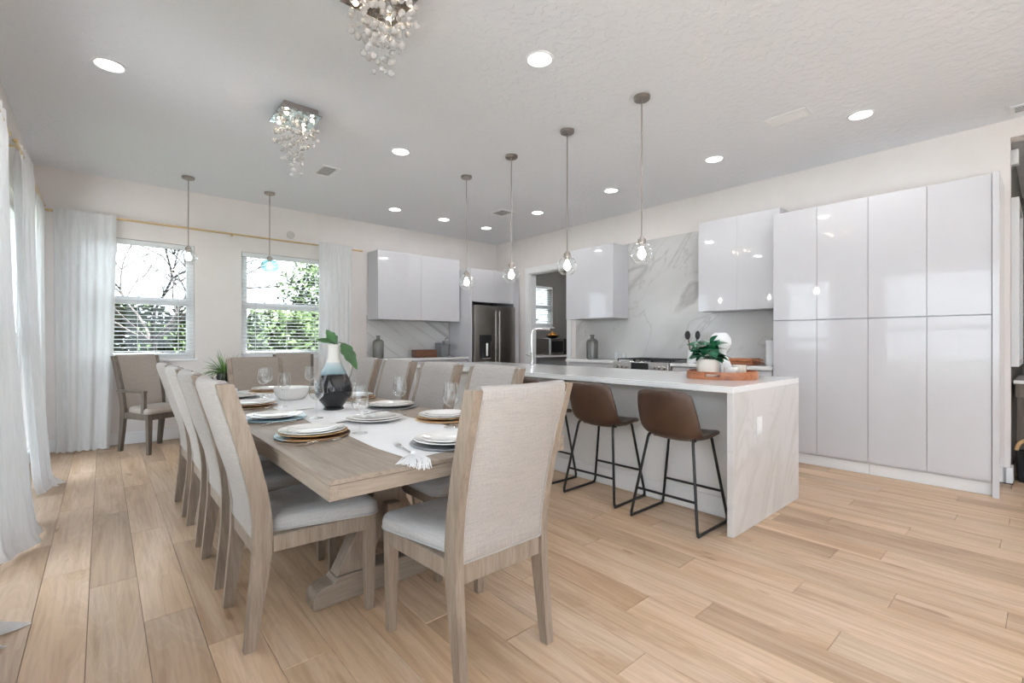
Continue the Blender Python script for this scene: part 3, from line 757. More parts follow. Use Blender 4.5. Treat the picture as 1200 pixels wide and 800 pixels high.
# bar stools ----------------------------------------------------------
def stool(name_label):
    t = thing('bar_stool', name_label, 'bar stool', group='brown leather bar stools along the island')
    # local: +x towards the island, y width
    prof = [(-.225, .885), (-.222, .84), (-.210, .76), (-.188, .685), (-.155, .602), (-.09, .556), (0, .548), (.08, .558), (.155, .574), (.21, .575), (.232, .562)]
    wid = [.185, .196, .208, .214, .215, .215, .215, .213, .205, .19, .175]
    lift = [.0, .0, .004, .012, .026, .036, .036, .030, .020, .010, .002]
    fwd = [.045, .05, .055, .06, .05, .025, 0, 0, 0, -.006, -.014]
    g = []
    for (px, pz), w, lf, fw in zip(prof, wid, lift, fwd):
        row = []
        for j in range(11):
            s = -1+2*j/10; k = abs(s)**2.4
            row.append((px+fw*k, s*w, pz+lf*k-(.022*abs(s)**5 if pz > .88 else 0)))
        g.append(row)
    bm = BM(); sheet(bm, g, .032)
    bmesh.ops.recalc_face_normals(bm, faces=bm.faces)
    o = obj('bucket_seat', bm, 'leather', t, ang=60)
    md = o.modifiers.new('soft', 'SUBSURF'); md.levels = 1; md.render_levels = 1
    for s in (-1, 1):
        yt, yb = s*.150, s*.238
        bm = BM(); zt = .572
        def arc(p, q, r0, n=4):  # straight polyline helper
            return [p, q]
        rear_t, rear_b = Vector((-.105, yt*1.05, zt)), Vector((-.20, yb, .011)); frt_t, frt_b = Vector((.15, yt, zt)), Vector((.205, yb, .011))
        pts = []
        def corner(a, c, b, r=.035, n=5):
            d0 = (a-c).normalized(); d1 = (b-c).normalized(); out = []
            for i in range(n):
                q = i/(n-1); p0 = c+d0*r*(1-q); p1 = c+d1*r*q; out.append(p0*(1-q)+p1*q+(c-c))
            return [c+d0*r*(1-i/(n-1))**2+d1*r*(i/(n-1))**2 for i in range(n)]
        mid = (rear_t+frt_t)/2
        loop = [mid]+corner(mid, rear_t, rear_b)+corner(rear_t, rear_b, frt_b)+corner(rear_b, frt_b, frt_t)+corner(frt_b, frt_t, mid)+[mid+Vector((.0005, 0, 0))]
        tube(bm, loop, .0095, 8)
        lg = obj('leg_frame', bm, 'black_metal', t)
        for p in (rear_b, frt_b): obj('foot_cap', sphere(BM(), (p.x+(.012 if p.x < 0 else -.012), p.y, .012), .0118, 8, 6), 'black', lg)
    def lerp_leg(x0, x1, z, s): return
    zb = .20; q = (.568-zb)/.557
    yr = .150*1.05*(1-q)+.238*q; xr = -.105*(1-q)-.20*q
    obj('rear_crossbar', tube(BM(), [(xr, -yr, zb), (xr, yr, zb)], .0085, 8), 'black_metal', t)
    yf = .150*(1-q)+.238*q; xf = .15*(1-q)+.205*q
    obj('footrest', tube(BM(), [(xf, -yf, zb), (xf, yf, zb)], .0085, 8), 'black_metal', t)
    for xx in (-.05, .08):
        obj('under_brace', tube(BM(), [(xx, -.150, .553), (xx, .150, .553)], .008, 8), 'black_metal', t)
    return t
st_lab = ['brown leather bar stool next to the waterfall end with the outlet', 'second brown leather bar stool from the waterfall end with the outlet',
          'third brown leather bar stool from the waterfall end with the outlet', 'brown leather bar stool farthest from the outlet end of the island']
st0 = stool(st_lab[0]); st0.location = (2.905, 1.635, 0)
for i, (x, y, rz) in enumerate([(2.935, 2.28, .03), (2.92, 2.96, -.02), (2.93, 3.62, .02)]): copy_tree(st0, (x, y, 0), rz, st_lab[i+1])

# ------------------------------------------------------------------ dining chairs
def plan(y0, y1, w0, w1, r0, r1, n=5):
    """rounded trapezoid outline, ccw"""
    out = []
    for (cx, cyy, r, a0) in ((w1-r1, y1-r1, r1, 0), (-w1+r1, y1-r1, r1, 90), (-w0+r0, y0+r0, r0, 180), (w0-r0, y0+r0, r0, 270)):
        for i in range(n):
            a = R(a0+90*i/(n-1)); out.append((cx+r*math.cos(a), cyy+r*math.sin(a)))
    return out
def stile_c(z):
    pts = [(0, 0), (.14, .018), (.28, .036), (.38, .045), (.47, .046), (.58, .034), (.72, .004), (.86, -.034), (1.04, -.088)]
    for (z0, a), (z1, b) in zip(pts, pts[1:]):
        if z <= z1: return a+(b-a)*(z-z0)/(z1-z0)
    return pts[-1][1]
def chair(label, wd='ash', fab='linen', seatm='linen_seat', arms=False, group='dining chairs around the long table', name='dining_chair'):
    t = thing(name, label, 'chair', group=group)
    zs = [0, .14, .28, .36, .42, .47, .53, .60, .72, .86, .97, 1.032]
    def dep(z): return .040+.030*min(1, z/.40) if z < .42 else .070-.012*(z-.42)/.62
    for s in (-1, 1):
        rings = []
        for z in zs:
            c, d = stile_c(z), dep(z)/2; xc = s*(.205+.012*max(0, (z-.45)/.6)); h = .0165
            if z < .4: h = .0175
            rings.append([(xc-h, c-d, z), (xc+h, c-d, z), (xc+h, c+d, z), (xc-h, c+d, z)])
        obj('rear_leg', loft(BM(), rings), wd, t, ang=25)
    # upholstered back
    rings = []; nb = 9
    zz = [.418, .43, .47, .53, .60, .68, .76, .84, .91, .97, 1.005, 1.026, 1.038, 1.043]
    for i, z in enumerate(zz):
        c = stile_c(z); hw = .186+.012*max(0, (z-.45)/.6)
        k = 1.0
        if z > 1.0: k = math.sqrt(max(.03, 1-((z-1.0)/.045)**2))
        if z < .43: k = .75+.25*(z-.418)/.012
        th = .034*k
        bow = -.030*min(1, max(0, (z-.45)/.3))
        fr, bk = [], []
        for j in range(nb):
            q = -1+2*j/(nb-1); edge = 1-.16*abs(q)**6
            yo = c+bow*(1-q*q)
            fr.append((q*hw, yo+th*edge, z)); bk.append((q*hw, yo-th*edge, z))
        rings.append(fr+bk[::-1])
    bk_o = obj('backrest', loft(BM(), rings), fab, t, ang=60)
    # piping down the rear edges
    for s in (-1, 1):
        obj('piping', tube(BM(), [(s*(.185+.012*max(0, (z-.45)/.6)), stile_c(z)-.031, z) for z in (.425, .48, .55, .65, .75, .85, .95, 1.0)], .0035, 6), fab, bk_o)
    obj('piping', tube(BM(), [(-.185, stile_c(.422)-.029, .422), (0, stile_c(.422)-.031, .422), (.185, stile_c(.422)-.029, .422)], .0035, 6), fab, bk_o)
    # frame
    bx('rear_rail', (-.187, .022, .345), (.187, .06, .416), wd, t, .003)
    bx('front_rail', (-.20, .462, .360), (.20, .485, .425), wd, t, .003)
    for s in (-1, 1):
        prism_b = BM()
        prism(prism_b, [(s*.187, .082), (s*.220, .082), (s*.246, .452), (s*.218, .452)], 'z', .360, .425, .002)
        obj('side_rail', prism_b, wd, t, smooth=False)
        rings = []
        for z, h in ((0, .016), (.2, .020), (.424, .0235)):
            xc, yc = s*.226, .474
            rings.append([(xc-h, yc-h, z), (xc+h, yc-h, z), (xc+h, yc+h, z), (xc-h, yc+h, z)])
        obj('front_leg', loft(BM(), rings), wd, t, ang=25)
    # seat cushion
    rings = []
    for z, ins in ((.426, .004), (.430, -.001), (.448, -.004), (.468, -.001), (.482, .012), (.490, .035), (.495, .075)):
        rings.append([(a, b, z) for a, b in plan(.088+ins, .512-ins, .186-ins if z < .48 else .19-ins, .262-ins, max(.012, .03-ins), max(.02, .05-ins))])
    sc_o = obj('seat_cushion', loft(BM(), rings), seatm, t, ang=70)
    pp = [(a, b, .431) for a, b in plan(.086, .515, .188, .265, .03, .052)]
    obj('piping', tube(BM(), pp+[pp[0]], .0042, 6, False), seatm, sc_o)
    if arms:
        for s in (-1, 1):
            bx('arm_post', (s*.245-.016, .40, .43), (s*.245+.016, .45, .645), wd, t, .003)
            bm = BM(); prism(bm, [(s*.228, .03), (s*.262, .03), (s*.268, .455), (s*.226, .455)], 'z', .645, .672, .003)
            obj('armrest', bm, wd, t, smooth=False)
    return t
TX0, TX1, TY0, TY1, TZ = .525, 1.592, 1.46, 4.72, .76
CY = [2.23, 2.85, 3.465, 4.08]
side_w = ['next to the near chandelier end', 'second', 'third', 'fourth']
pos_l = ['beige linen chair on the curtain side of the table, farthest from the windows', 'beige linen chair on the curtain side of the table, second farthest from the windows',
         'beige linen chair on the curtain side of the table, second closest to the windows', 'beige linen chair on the curtain side of the table, closest to the windows']
pos_r = [p.replace('curtain side', 'island side') for p in pos_l]
ch0 = chair(pos_l[0]); ch0.location = (.425, CY[0], 0); ch0.rotation_euler = (0, 0, -PI/2)
for i in range(1, 4): copy_tree(ch0, (.425, CY[i], 0), -PI/2+random.uniform(-.02, .02), pos_l[i])
for i in range(4): copy_tree(ch0, (1.735, CY[i], 0), PI/2, pos_r[i])
copy_tree(ch0, (1.125, 1.315, 0), 0.0, 'beige linen head chair at the tassel end of the table')
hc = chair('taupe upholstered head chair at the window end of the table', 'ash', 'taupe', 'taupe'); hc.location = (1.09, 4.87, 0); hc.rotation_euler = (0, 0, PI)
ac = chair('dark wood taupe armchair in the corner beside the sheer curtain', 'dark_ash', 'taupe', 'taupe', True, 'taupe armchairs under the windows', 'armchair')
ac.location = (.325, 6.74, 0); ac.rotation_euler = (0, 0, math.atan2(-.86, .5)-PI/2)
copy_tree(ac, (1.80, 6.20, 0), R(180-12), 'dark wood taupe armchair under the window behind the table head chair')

# ------------------------------------------------------------------ dining table
tb = thing('dining_table', 'long grey washed wood trestle dining table', 'table', ((TX0+TX1)/2, (TY0+TY1)/2, 0))
hx, hy = (TX1-TX0)/2, (TY1-TY0)/2
bx('table_top', (-hx, -hy, TZ-.016), (hx, hy, TZ), 'ash_y', tb, .0015)
for s in (-1, 1):
    bx('apron', (s*(hx-.002), -hy+.002, TZ-.066), (s*(hx-.03), hy-.002, TZ-.0175), 'ash_y', tb, .001)
    bx('apron', (-hx+.0305, s*(hy-.002), TZ-.066), (hx-.0305, s*(hy-.03), TZ-.0175), 'ash_x', tb, .001)
for s in (-1, 1):
    yc = s*(hy-.72)
    foot = [(-.36, 0), (.36, 0), (.36, .045), (.345, .075), (.31, .09), (.27, .095), (.255, .115), (-.255, .115), (-.27, .095), (-.31, .09), (-.345, .075), (-.36, .045)]
    obj('foot', prism(BM(), foot, 'y', yc-.055, yc+.055, .004), 'ash_x', tb, smooth=False)
    obj('top_bearer', prism(BM(), [(-.40, .694), (.40, .694), (.40, .655), (.33, .615), (-.33, .615), (-.40, .655)], 'y', yc-.05, yc+.05, .003), 'ash_x', tb, smooth=False)
    for d in (-1, 1):
        w = .062
        obj('diagonal_leg', prism(BM(), [(d*-.255, .1155), (d*-.105, .1155), (d*.16, .6145), (d*.01, .6145)], 'y', yc-.042+(.0005 if d > 0 else 0), yc+.042, .003), 'ash', tb, smooth=False)
    bx('tenon_block', (-.033, yc+(-.105 if s < 0 else .05), .315), (.033, yc+(-.05 if s < 0 else .105), .415), 'ash', tb, .004)
bx('stretcher', (-.028, -hy+.77, .32), (.028, hy-.77, .41), 'ash_y', tb, .004)

# runner and tassels
RX0, RX1, RY0, RY1 = .840, 1.315, 1.54, 4.64
g = []
for i in range(9):
    a = RX0+(RX1-RX0)*i/8; row = []
    for j in range(90):
        b = RY0+(RY1-RY0)*j/89
        e = .008*math.sin(b*9+1)*(1 if i in (0,) else 0)+.006*math.sin(b*7)*(1 if i == 8 else 0)
        row.append((a+e, b+.006*math.sin(a*14), TZ+.0013+.0004*math.sin(b*23+a*9)+.0002*math.sin(a*31+b*5)))
    g.append(row)
rn = thing('table_runner', 'white cotton table runner with corner tassels', 'table runner', ((RX0+RX1)/2, (RY0+RY1)/2, TZ))
rc = obj('cloth', sheet(BM(), g, .0012), 'cloth_white', rn); rc.location = (-(RX0+RX1)/2, -(RY0+RY1)/2, -TZ)
for (tx, ty, dx, dy) in ((RX0+.03, RY0+.012, -.45, -.9), (RX1-.03, RY0+.012, .45, -.9), (RX0+.03, RY1-.012, -.5, .8), (RX1-.03, RY1-.012, .5, .8)):
    bm = BM(); rnd = random.Random(int(tx*100+ty)); base_a = math.atan2(dy, dx)
    for k in range(90):
        a = base_a+rnd.uniform(-.62, .62); L = rnd.uniform(.095, .122); p0 = Vector((tx, ty, TZ+.012)); pts = [p0]
        hgt = rnd.uniform(.002, .016)
        for i in range(1, 6):
            q = i/5; p = p0+Vector((math.cos(a)*L*q, math.sin(a)*L*q, 0)); p.z = TZ+.003+hgt*math.sin(PI*min(1, q*.8+.15))
            over = max(TY0-p.y, p.y-TY1)
            if over > -.003:                       # hangs over the table edge
                p.z -= (over+.003)*.9; p.y = (TY0-.003-over*.15) if dy < 0 else (TY1+.003+over*.15)
            pts.append(p)
        tube(bm, pts, .0019, 4)
    sphere(bm, (tx, ty, TZ+.014), .013, 8, 6)
    o = obj('tassel', bm, 'cloth_white', rn); o.location = (-(RX0+RX1)/2, -(RY0+RY1)/2, -TZ)

# ------------------------------------------------------------------ tableware
def plate_prof(r, h=.018, t=.004):
    return [(.0006, 0), (r*.55, 0), (r*.60, .002), (r*.80, h*.55), (r, h), (r*1.003, h+t*.6), (r*.995, h+t), (r*.80, h*.55+t), (r*.60, t+.0015), (.0006, t)]
def plate(x, y, z, r, mat, label, h=.016, name='dinner_plate', cat='plate', group=None):
    o = obj(name, lathe(BM(), plate_prof(r, h), 40), mat); o.location = (x, y, z)
    return tag(o, label, cat, group)
def disc(x, y, z, r, mat, label, h=.009, group='chargers on the table', rz=0):
    o = obj('charger', lathe(BM(), [(.0006, 0), (r*.93, 0), (r*.99, h*.3), (r, h*.6), (r*.985, h*.92), (r*.94, h*.8), (r*.90, h*.6), (.0006, h*.6)], 44), mat)
    o.location = (x, y, z); o.rotation_euler = (0, 0, rz)
    return tag(o, label, 'charger', group)
SET = [ # x, y, charger material, wooden plate beneath, phrase
    (.725, 2.215, 'agate', True, 'setting with the blue and brown charger', .9+PI, 0),
    (.725, 2.835, 'blue_charger', False, 'setting with the plain blue charger', 0, 0),
    (.735, 3.47, 'agate', True, 'curtain side setting with honey wood under the plate', -2.2, 0),
    (.755, 4.03, 'grey_charger', False, 'curtain side setting closest to the windows', 0, 0),
    (1.428, 2.20, 'tan_wood', True, 'island side setting farthest from the windows', 0, .003),
    (1.428, 2.83, 'grey_charger', False, 'island side setting with the grey charger', 0, .003),
    (1.428, 3.46, 'tan_wood', True, 'island side setting by the vase', 0, .003),
    (1.428, 4.08, 'tan_wood', True, 'island side setting closest to the windows', 0, .003),
    (1.10, 1.665, 'grey_charger', False, 'head setting beside the tassel', 0, .004),
    (1.09, 4.42, 'tan_wood', True, 'head setting at the window end', 0, .004)]
for (x, y, cm, wd_, ph, rz, dz) in SET:
    z = TZ+.0028
    disc(x, y, z, .163, cm, {'agate': 'blue and wood grain', 'blue_charger': 'pale blue', 'grey_charger': 'dark grey', 'tan_wood': 'honey wood'}[cm]+' charger, '+ph, rz=rz)
    z += .0062
    if wd_:
        plate(x+.005, y+.004, z, .148, 'tan_wood', 'honey wood plate, '+ph, .013, 'wooden_plate', group='wooden plates'); z += .0057
    plate(x, y+.004, z, .143, 'white_china', 'white dinner plate, '+ph, group='white dinner plates'); z += .0057
    plate(x, y+.004, z, .108, 'white_china', 'white salad plate, '+ph, .013, 'salad_plate', group='white salad plates')
# serving plates on the runner
plate(1.115, 2.41, TZ+.0028, .150, 'white_china', 'large white serving plate on the runner between two settings', group='white dinner plates')
plate(1.115, 2.415, TZ+.0088, .115, 'white_china', 'white plate with folded cutlery on the serving plate', .014, 'salad_plate', group='white salad plates')
# serving bowl
sb = obj('serving_bowl', lathe(BM(), [(.0006, 0), (.075, 0), (.085, .004), (.112, .035), (.126, .085), (.128, .089), (.1245, .087), (.108, .036), (.08, .009), (.0006, .008)], 44), 'white_china')
sb.location = (1.06, 3.70, TZ+.0028); tag(sb, 'deep white serving bowl on the runner behind the vase', 'bowl')
# napkins
def napkin(x, y, z, rz, label, L=.16, w=.07):
    g = []
    for i in range(9):
        a = (i/8-.5)*L; row = []
        for j in range(9):
            b = (j/8-.5)*w*(1+.5*abs(i/8-.5)); row.append((a, b, .010+.007*math.cos(j*1.5+i*.3)+.009*math.exp(-(i-4)**2/3)))
        g.append(row)
    o = obj('napkin', sheet(BM(), g, .0035), 'cloth_white'); o.location = (x, y, z); o.rotation_euler = (0, 0, rz)
    return tag(o, label, 'napkin', 'white cloth napkins')
napkin(.755, 4.04, TZ+.0300, .4, 'white folded napkin on the plate closest to the windows', .17)
napkin(1.09, 2.44, TZ+.0240, 1.2, 'white folded napkin under the cutlery on the runner', .12)
# cutlery
def fork_bm(L=.185):
    bm = BM(); g = []
    for i in range(9):
        q = i/8; y = q*L*.68; w = .0045-.0018*math.sin(q*PI*.9); g.append([(-w, y, .002+.004*q*q), (w, y, .002+.004*q*q)])
    for q, w, z in ((.72, .006, .0062), (.76, .0105, .0058), (.80, .0115, .005)): g.append([(-w, q*L, z), (w, q*L, z)])
    sheet(bm, g, .0018)
    for k in range(4):
        xx = -.0095+k*.00633
        tube(bm, [(xx, .795*L, .005), (xx, .9*L, .0048), (xx, L, .0075)], [.0016, .0015, .0008], 5)
    return bm
def spoon_bm(L=.18):
    bm = BM(); g = []
    for i in range(14):
        q = i/13; y = q*L
        if q < .70: w = .0045-.0018*math.sin(q*1.2*PI); z = .002+.004*q*q
        else:
            s = (q-.70)/.30; w = max(.002, .021*math.sqrt(max(0, 1-(2*s-1)**2)))+.001; z = .005-.003*math.sin(s*PI)
        g.append([(-w, y, z+.002), (-w*.5, y, z), (w*.5, y, z), (w, y, z+.002)])
    return sheet(bm, g, .0016)
def knife_bm(L=.215):
    bm = BM(); g = []
    for i in range(12):
        q = i/11; w = .0065 if q < .45 else (.0095 if q < .92 else .0095*(1-(q-.92)/.09)); g.append([(-w*.6, q*L, .0028), (w, q*L, .0028)])
    return sheet(bm, g, .0024)
fk = obj('fork', fork_bm(), 'steel_l'); tag(fk, 'steel fork lying on the runner corner by the tassel', 'fork', 'steel forks on the table')
fk.location = (.885, 1.60, TZ+.0055); fk.rotation_euler = (0, 0, -.16)
fork_at = [(.60, 2.02, 'below the blue and brown charger'), (.60, 2.63, 'beside the plain blue charger'), (.63, 3.27, 'beside the curtain side honey wood plate')]
for i, (x, y, ph) in enumerate(fork_at):
    c = inst(fk, None, (x, y, TZ+.0012), (0, 0, -PI/2+.12)); c['label'] = 'steel fork on the bare table '+ph
sp = obj('spoon', spoon_bm(), 'steel_l'); tag(sp, 'steel spoon below the blue and brown charger', 'spoon', 'steel spoons on the table')
sp.location = (.645, 2.045, TZ+.0012); sp.rotation_euler = (0, 0, -PI/2+.25)
for (x, y, ph) in [(.635, 2.662, 'beside the plain blue charger'), (.655, 3.30, 'beside the curtain side honey wood plate')]:
    c = inst(sp, None, (x, y, TZ+.0012), (0, 0, -PI/2+.25)); c['label'] = 'steel spoon '+ph
kn = obj('table_knife', knife_bm(), 'steel'); tag(kn, 'dark steel knife on the stacked plates of the runner', 'knife', 'dark steel knives')
kn.location = (1.03, 2.36, TZ+.047); kn.rotation_euler = (0, 0, -1.2)
c = inst(kn, None, (1.06, 2.46, TZ+.0435), (0, 0, -1.9)); c['label'] = 'dark steel knife crossing the napkin of the runner plates'
for (x, y, ph) in [(1.30, 2.10, 'beside the island side honey wood charger'), (.80, 2.43, 'tucked beside the blue and brown charger'), (.80, 3.05, 'tucked beside the plain blue charger')]:
    c = inst(kn, None, (x, y, TZ+.0045), (0, 0, -PI/2+.1)); c['label'] = 'dark steel knife '+ph
# wine glasses
def wine_glass(label):
    t = thing('wine_glass', label, 'wine glass', group='stemmed wine glasses')
    pr = [(.036, 0), (.036, .0015), (.020, .004), (.006, .008), (.0042, .02), (.0038, .095), (.006, .101)]
    obj('stem', lathe(BM(), [(.0005, 0)]+pr+[(.0005, .101)], 22), 'glass', t)
    outer = [(.004, .1015), (.020, .107), (.034, .121), (.0405, .140), (.0400, .160), (.0365, .19), (.0315, .222)]
    inner = [(max(.0012, r-.0014), z+(.001 if i < 3 else 0)) for i, (r, z) in enumerate(outer)][::-1]
    obj('bowl', lathe(BM(), [(.0005, .1012)]+outer+inner+[(.0005, .1035)], 26), 'glass', t)
    return t
GL = [(.905, 2.115, 'beside the blue and brown charger'), (.90, 2.69, 'beside the plain blue charger'), (.905, 3.32, 'beside the curtain side honey wood plate'),
      (.92, 3.93, 'on the curtain side closest to the windows'), (1.31, 1.965, 'on the island side farthest from the windows'), (1.31, 2.50, 'beside the island side grey charger'),
      (1.30, 3.20, 'on the island side by the vase'), (1.30, 4.05, 'on the island side closest to the windows'), (.99, 4.10, 'behind the serving bowl')]
g0 = wine_glass('empty wine glass '+GL[0][2]); g0.location = (*GL[0][:2], TZ+.0028)
for x, y, ph in GL[1:]: copy_tree(g0, (x, y, TZ+.0028), 0, 'empty wine glass '+ph)
# vase and leaves
vz = obj('vase', lathe(BM(), [(.0006, 0), (.060, 0), (.063, .006), (.054, .016), (.080, .05), (.106, .085), (.112, .12), (.108, .155), (.092, .195), (.068, .245), (.046, .29), (.0375, .325), (.036, .36), (.037, .39), (.043, .405), (.041, .408), (.034, .395), (.032, .33), (.0006, .325)], 40), 'vase')
vz.location = (1.103, 2.98, TZ+.0028); tag(vz, 'glazed vase, black below, aqua shoulder and cream neck', 'vase')
def leaf_bm(L, W, bend=.3, lobes=0, n=12):
    g = []
    for i in range(n+1):
        q = i/n; w = W*math.sin(PI*min(1, q**.75*.97+.015))
        row = []
        for j in range(7):
            s = -1+j/3; ww = w*(1-(.22*lobes*(abs(math.sin(q*PI*3.5))**3) if abs(s) > .8 else 0))
            row.append((s*ww, q*L, -bend*L*q*q+.10*w*s*s))
        g.append(row)
    return sheet(BM(), g, .0016)
lf = thing('leaf_sprig', 'two green monstera leaves standing in the vase', 'leaf sprig', (1.103, 2.98, TZ+.34))
obj('stalk', tube(BM(), [(.01, 0, -.005), (.012, 0, .06), (.0, .005, .085), (-.025, .01, .095)], .003, 6), 'leaf', lf)
obj('stalk', tube(BM(), [(-.008, 0, -.005), (.012, -.005, .065), (.03, -.012, .085), (.052, -.025, .075)], .003, 6), 'leaf', lf)
RV = Vector((.7536, -.657, 0)); FV = Vector((.657, .7536, 0))
def orient(o, d, up):
    d = Vector(d).normalized(); up = Vector(up); x = d.cross(up).normalized(); z = x.cross(d)
    o.rotation_mode = 'QUATERNION'; o.rotation_quaternion = Matrix((x, d, z)).transposed().to_quaternion()
l1 = obj('leaf', leaf_bm(.12, .036, .25, 1), 'leaf', lf); l1.location = (.02, 0, .075); orient(l1, -RV*.7+Vector((0, 0, .85)), -FV*.8+Vector((0, 0, .55))-RV*.3)
l2 = obj('leaf', leaf_bm(.19, .044, .28, 1), 'leaf', lf); l2.location = (.040, -.022, .082); orient(l2, RV*.62+Vector((0, 0, -.78))-FV*.1, -FV*.75+Vector((0, 0, .35))+RV*.5)
l3 = obj('leaf', leaf_bm(.10, .026, .15, 0), 'leaf', lf); l3.location = (-.015, .008, .085); orient(l3, -RV*.95+Vector((0, 0, .30)), Vector((0, 0, 1))-FV*.6)

# ------------------------------------------------------------------ curtains
def curtain(label, top, bot, z1, mat, pleats, amp, group, ampb=None, z0=.004, nu=140, sag=1.5, puddle=0.0, nrm=(1, 0), bow=0.0, tip=0.0, seed=1):
    """cloth from a top line (2 points) to a hem line (2 points); gathers at the top open into broad folds"""
    g = []; nv = 34; rnd = random.Random(seed)
    p1, p2, p3 = rnd.uniform(0, 6), rnd.uniform(0, 6), rnd.uniform(0, 6)
    ampb = ampb or amp
    for i in range(nu+1):
        u = i/nu; row = []
        fine = math.sin(2*PI*pleats*u+p1+.8*math.sin(5*u+p2)); broad = math.sin(2*PI*pleats*.45*u+p3)
        for j in range(nv+1):
            v = (j/nv)**1.0; z = z1+(z0-z1)*v
            s = v**sag
            x = (top[0][0]*(1-u)+top[1][0]*u)*(1-s)+(bot[0][0]*(1-u)+bot[1][0]*u)*s
            y = (top[0][1]*(1-u)+top[1][1]*u)*(1-s)+(bot[0][1]*(1-u)+bot[1][1]*u)*s
            x += nrm[0]*bow*s*math.sin(PI*u**.8); mixv = min(1, v*1.3)
            A = amp*fine*(1-.75*mixv)*(.6 if v < .03 else 1)+ampb*(broad+.22*fine)*mixv
            hem = min(1, max(0, (v-.94)/.06))**2
            A += hem*(puddle*(.75+.25*math.sin(2*PI*pleats*.5*u+p2))+tip*max(0, 1-abs(u-.93)/.07)+tip*.8*max(0, 1-abs(u-.70)/.05))
            x += nrm[0]*A; y += nrm[1]*A
            if v > .94: z = max(.003, z1+(z0-z1)*.94)*max(0, 1-hem**.5)**1.5+.006+.016*hem*(1+math.sin(2*PI*pleats*u+p1))/2+.03*hem*(1-hem)
            row.append((x, y, z))
        g.append(row)
    o = obj('curtain', sheet(BM(), g, .0022), mat, ang=80)
    return tag(o, label, 'curtain', group)
CG = 'white floor length curtains'
curtain('white curtain panel whose hem tips spread widest across the floor planks', [(-.49, 2.2), (-.485, 2.84)], [(-.42, 2.2), (-.385, 2.86)], 2.66, 'curtain', 5, .022, CG, .02, puddle=.05, tip=.13, seed=4)
curtain('white curtain panel on the side wall beside the near dining chairs', [(-.485, 3.55), (-.478, 4.47)], [(-.475, 3.60), (-.375, 4.34)], 2.67, 'curtain', 7, .024, CG, .018, puddle=.03, sag=1.6, bow=.12, seed=2)
curtain('white curtain panel on the side wall beside the far dining chairs', [(-.472, 4.95), (-.445, 5.52)], [(-.375, 5.10), (-.325, 5.46)], 2.66, 'curtain', 5, .026, CG, .022, puddle=.03, tip=.08, sag=1.7, seed=3)
curtain('thin white curtain panel on the side wall at the room corner', [(-.465, 6.25), (-.46, 6.78)], [(-.455, 6.25), (-.45, 6.78)], 2.62, 'sheer', 5, .018, CG, .02, seed=5)
curtain('sheer white curtain hanging over the corner side window', [(-.39, 6.902), (.12, 6.902)], [(-.37, 6.89), (.06, 6.86)], 2.60, 'sheer', 7, .010, CG, .016, nrm=(0, -1), puddle=.03, tip=.04, seed=6)
curtain('sheer white curtain hanging between window and wall cabinet', [(2.34, 6.902), (2.83, 6.902)], [(2.33, 6.90), (2.80, 6.89)], 2.625, 'sheer', 7, .010, CG, .016, nrm=(0, -1), puddle=.02, seed=7)
def rod(label, p, q, nrm, reach=.098, r=.0125):
    t = thing('curtain_rod', label, 'curtain rod', ((p[0]+q[0])/2, (p[1]+q[1])/2, p[2])); c = t.location
    P_, Q_ = Vector(p)-c, Vector(q)-c
    obj('pole', tube(BM(), [P_, Q_], r, 12), 'brass', t)
    d = (Q_-P_).normalized()
    for e, s in ((P_, -1), (Q_, 1)): obj('finial', tube(BM(), [e, e+d*s*.012, e+d*s*.03, e+d*s*.045], [.0125, .016, .016, .010], 14), 'brass', t)
    for f in (.06, .5, .94):
        m = P_+(Q_-P_)*f; n = Vector((*nrm, 0))
        obj('bracket', tube(BM(), [m, m+n*.03, m+n*(reach)], [.008, .007, .016], 10), 'brass', t)
rod('long brass curtain rod above both back windows', (-.41, 6.93, 2.575), (2.965, 6.93, 2.575), (0, 1))
rod('brass curtain rod on the side wall above the near panels', (-.48, 2.1, 2.60), (-.48, 4.62, 2.60), (-1, 0), .069)
rod('brass curtain rod on the side wall toward the corner', (-.46, 4.80, 2.60), (-.46, 6.82, 2.60), (-1, 0), .089)
cv = obj('wall_cover_plate', tube(BM(), [(0, 0, 0), (0, -.006, 0)], [.055, .052], 24), plain('grey_beige_cover', (.60, .57, .54), .7))
cv.location = (2.0, YB-.0005, 2.69); tag(cv, 'round grey cover plate high on the window wall', 'cover plate')

# ------------------------------------------------------------------ plant by the window
ps = thing('plant_stand', 'small dark wood plant stand between the taupe chairs', 'plant stand', (1.13, 6.62, 0))
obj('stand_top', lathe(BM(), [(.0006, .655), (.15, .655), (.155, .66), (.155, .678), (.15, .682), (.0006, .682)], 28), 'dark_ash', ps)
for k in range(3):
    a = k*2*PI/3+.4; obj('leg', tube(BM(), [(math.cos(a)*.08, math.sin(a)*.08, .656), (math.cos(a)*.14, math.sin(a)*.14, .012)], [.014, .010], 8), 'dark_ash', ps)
pp = thing('potted_grass', 'spiky green grass plant in a round black pot', 'potted plant', (1.13, 6.62, .683))
obj('pot', lathe(BM(), [(.0006, 0), (.06, 0), (.085, .03), (.095, .075), (.088, .115), (.075, .135), (.068, .130), (.075, .10), (.0006, .10)], 28), 'black', pp)
rnd = random.Random(2); blade = BM()
for k in range(110):
    a = rnd.uniform(0, 2*PI); el = rnd.uniform(.25, 1.4); L = rnd.uniform(.18, .34); pts = []
    for i in range(6):
        q = i/5; r_ = .02+L*q*math.cos(el); z = .12+L*q*math.sin(el)-.16*q*q*math.cos(el)*1.1; pts.append((math.cos(a)*r_, math.sin(a)*r_, z))
    tube(blade, pts, [.004, .004, .0036, .003, .002, .0006], 4)
o = obj('grass_blades', blade, 'grass_blade', pp); o['kind'] = 'stuff'

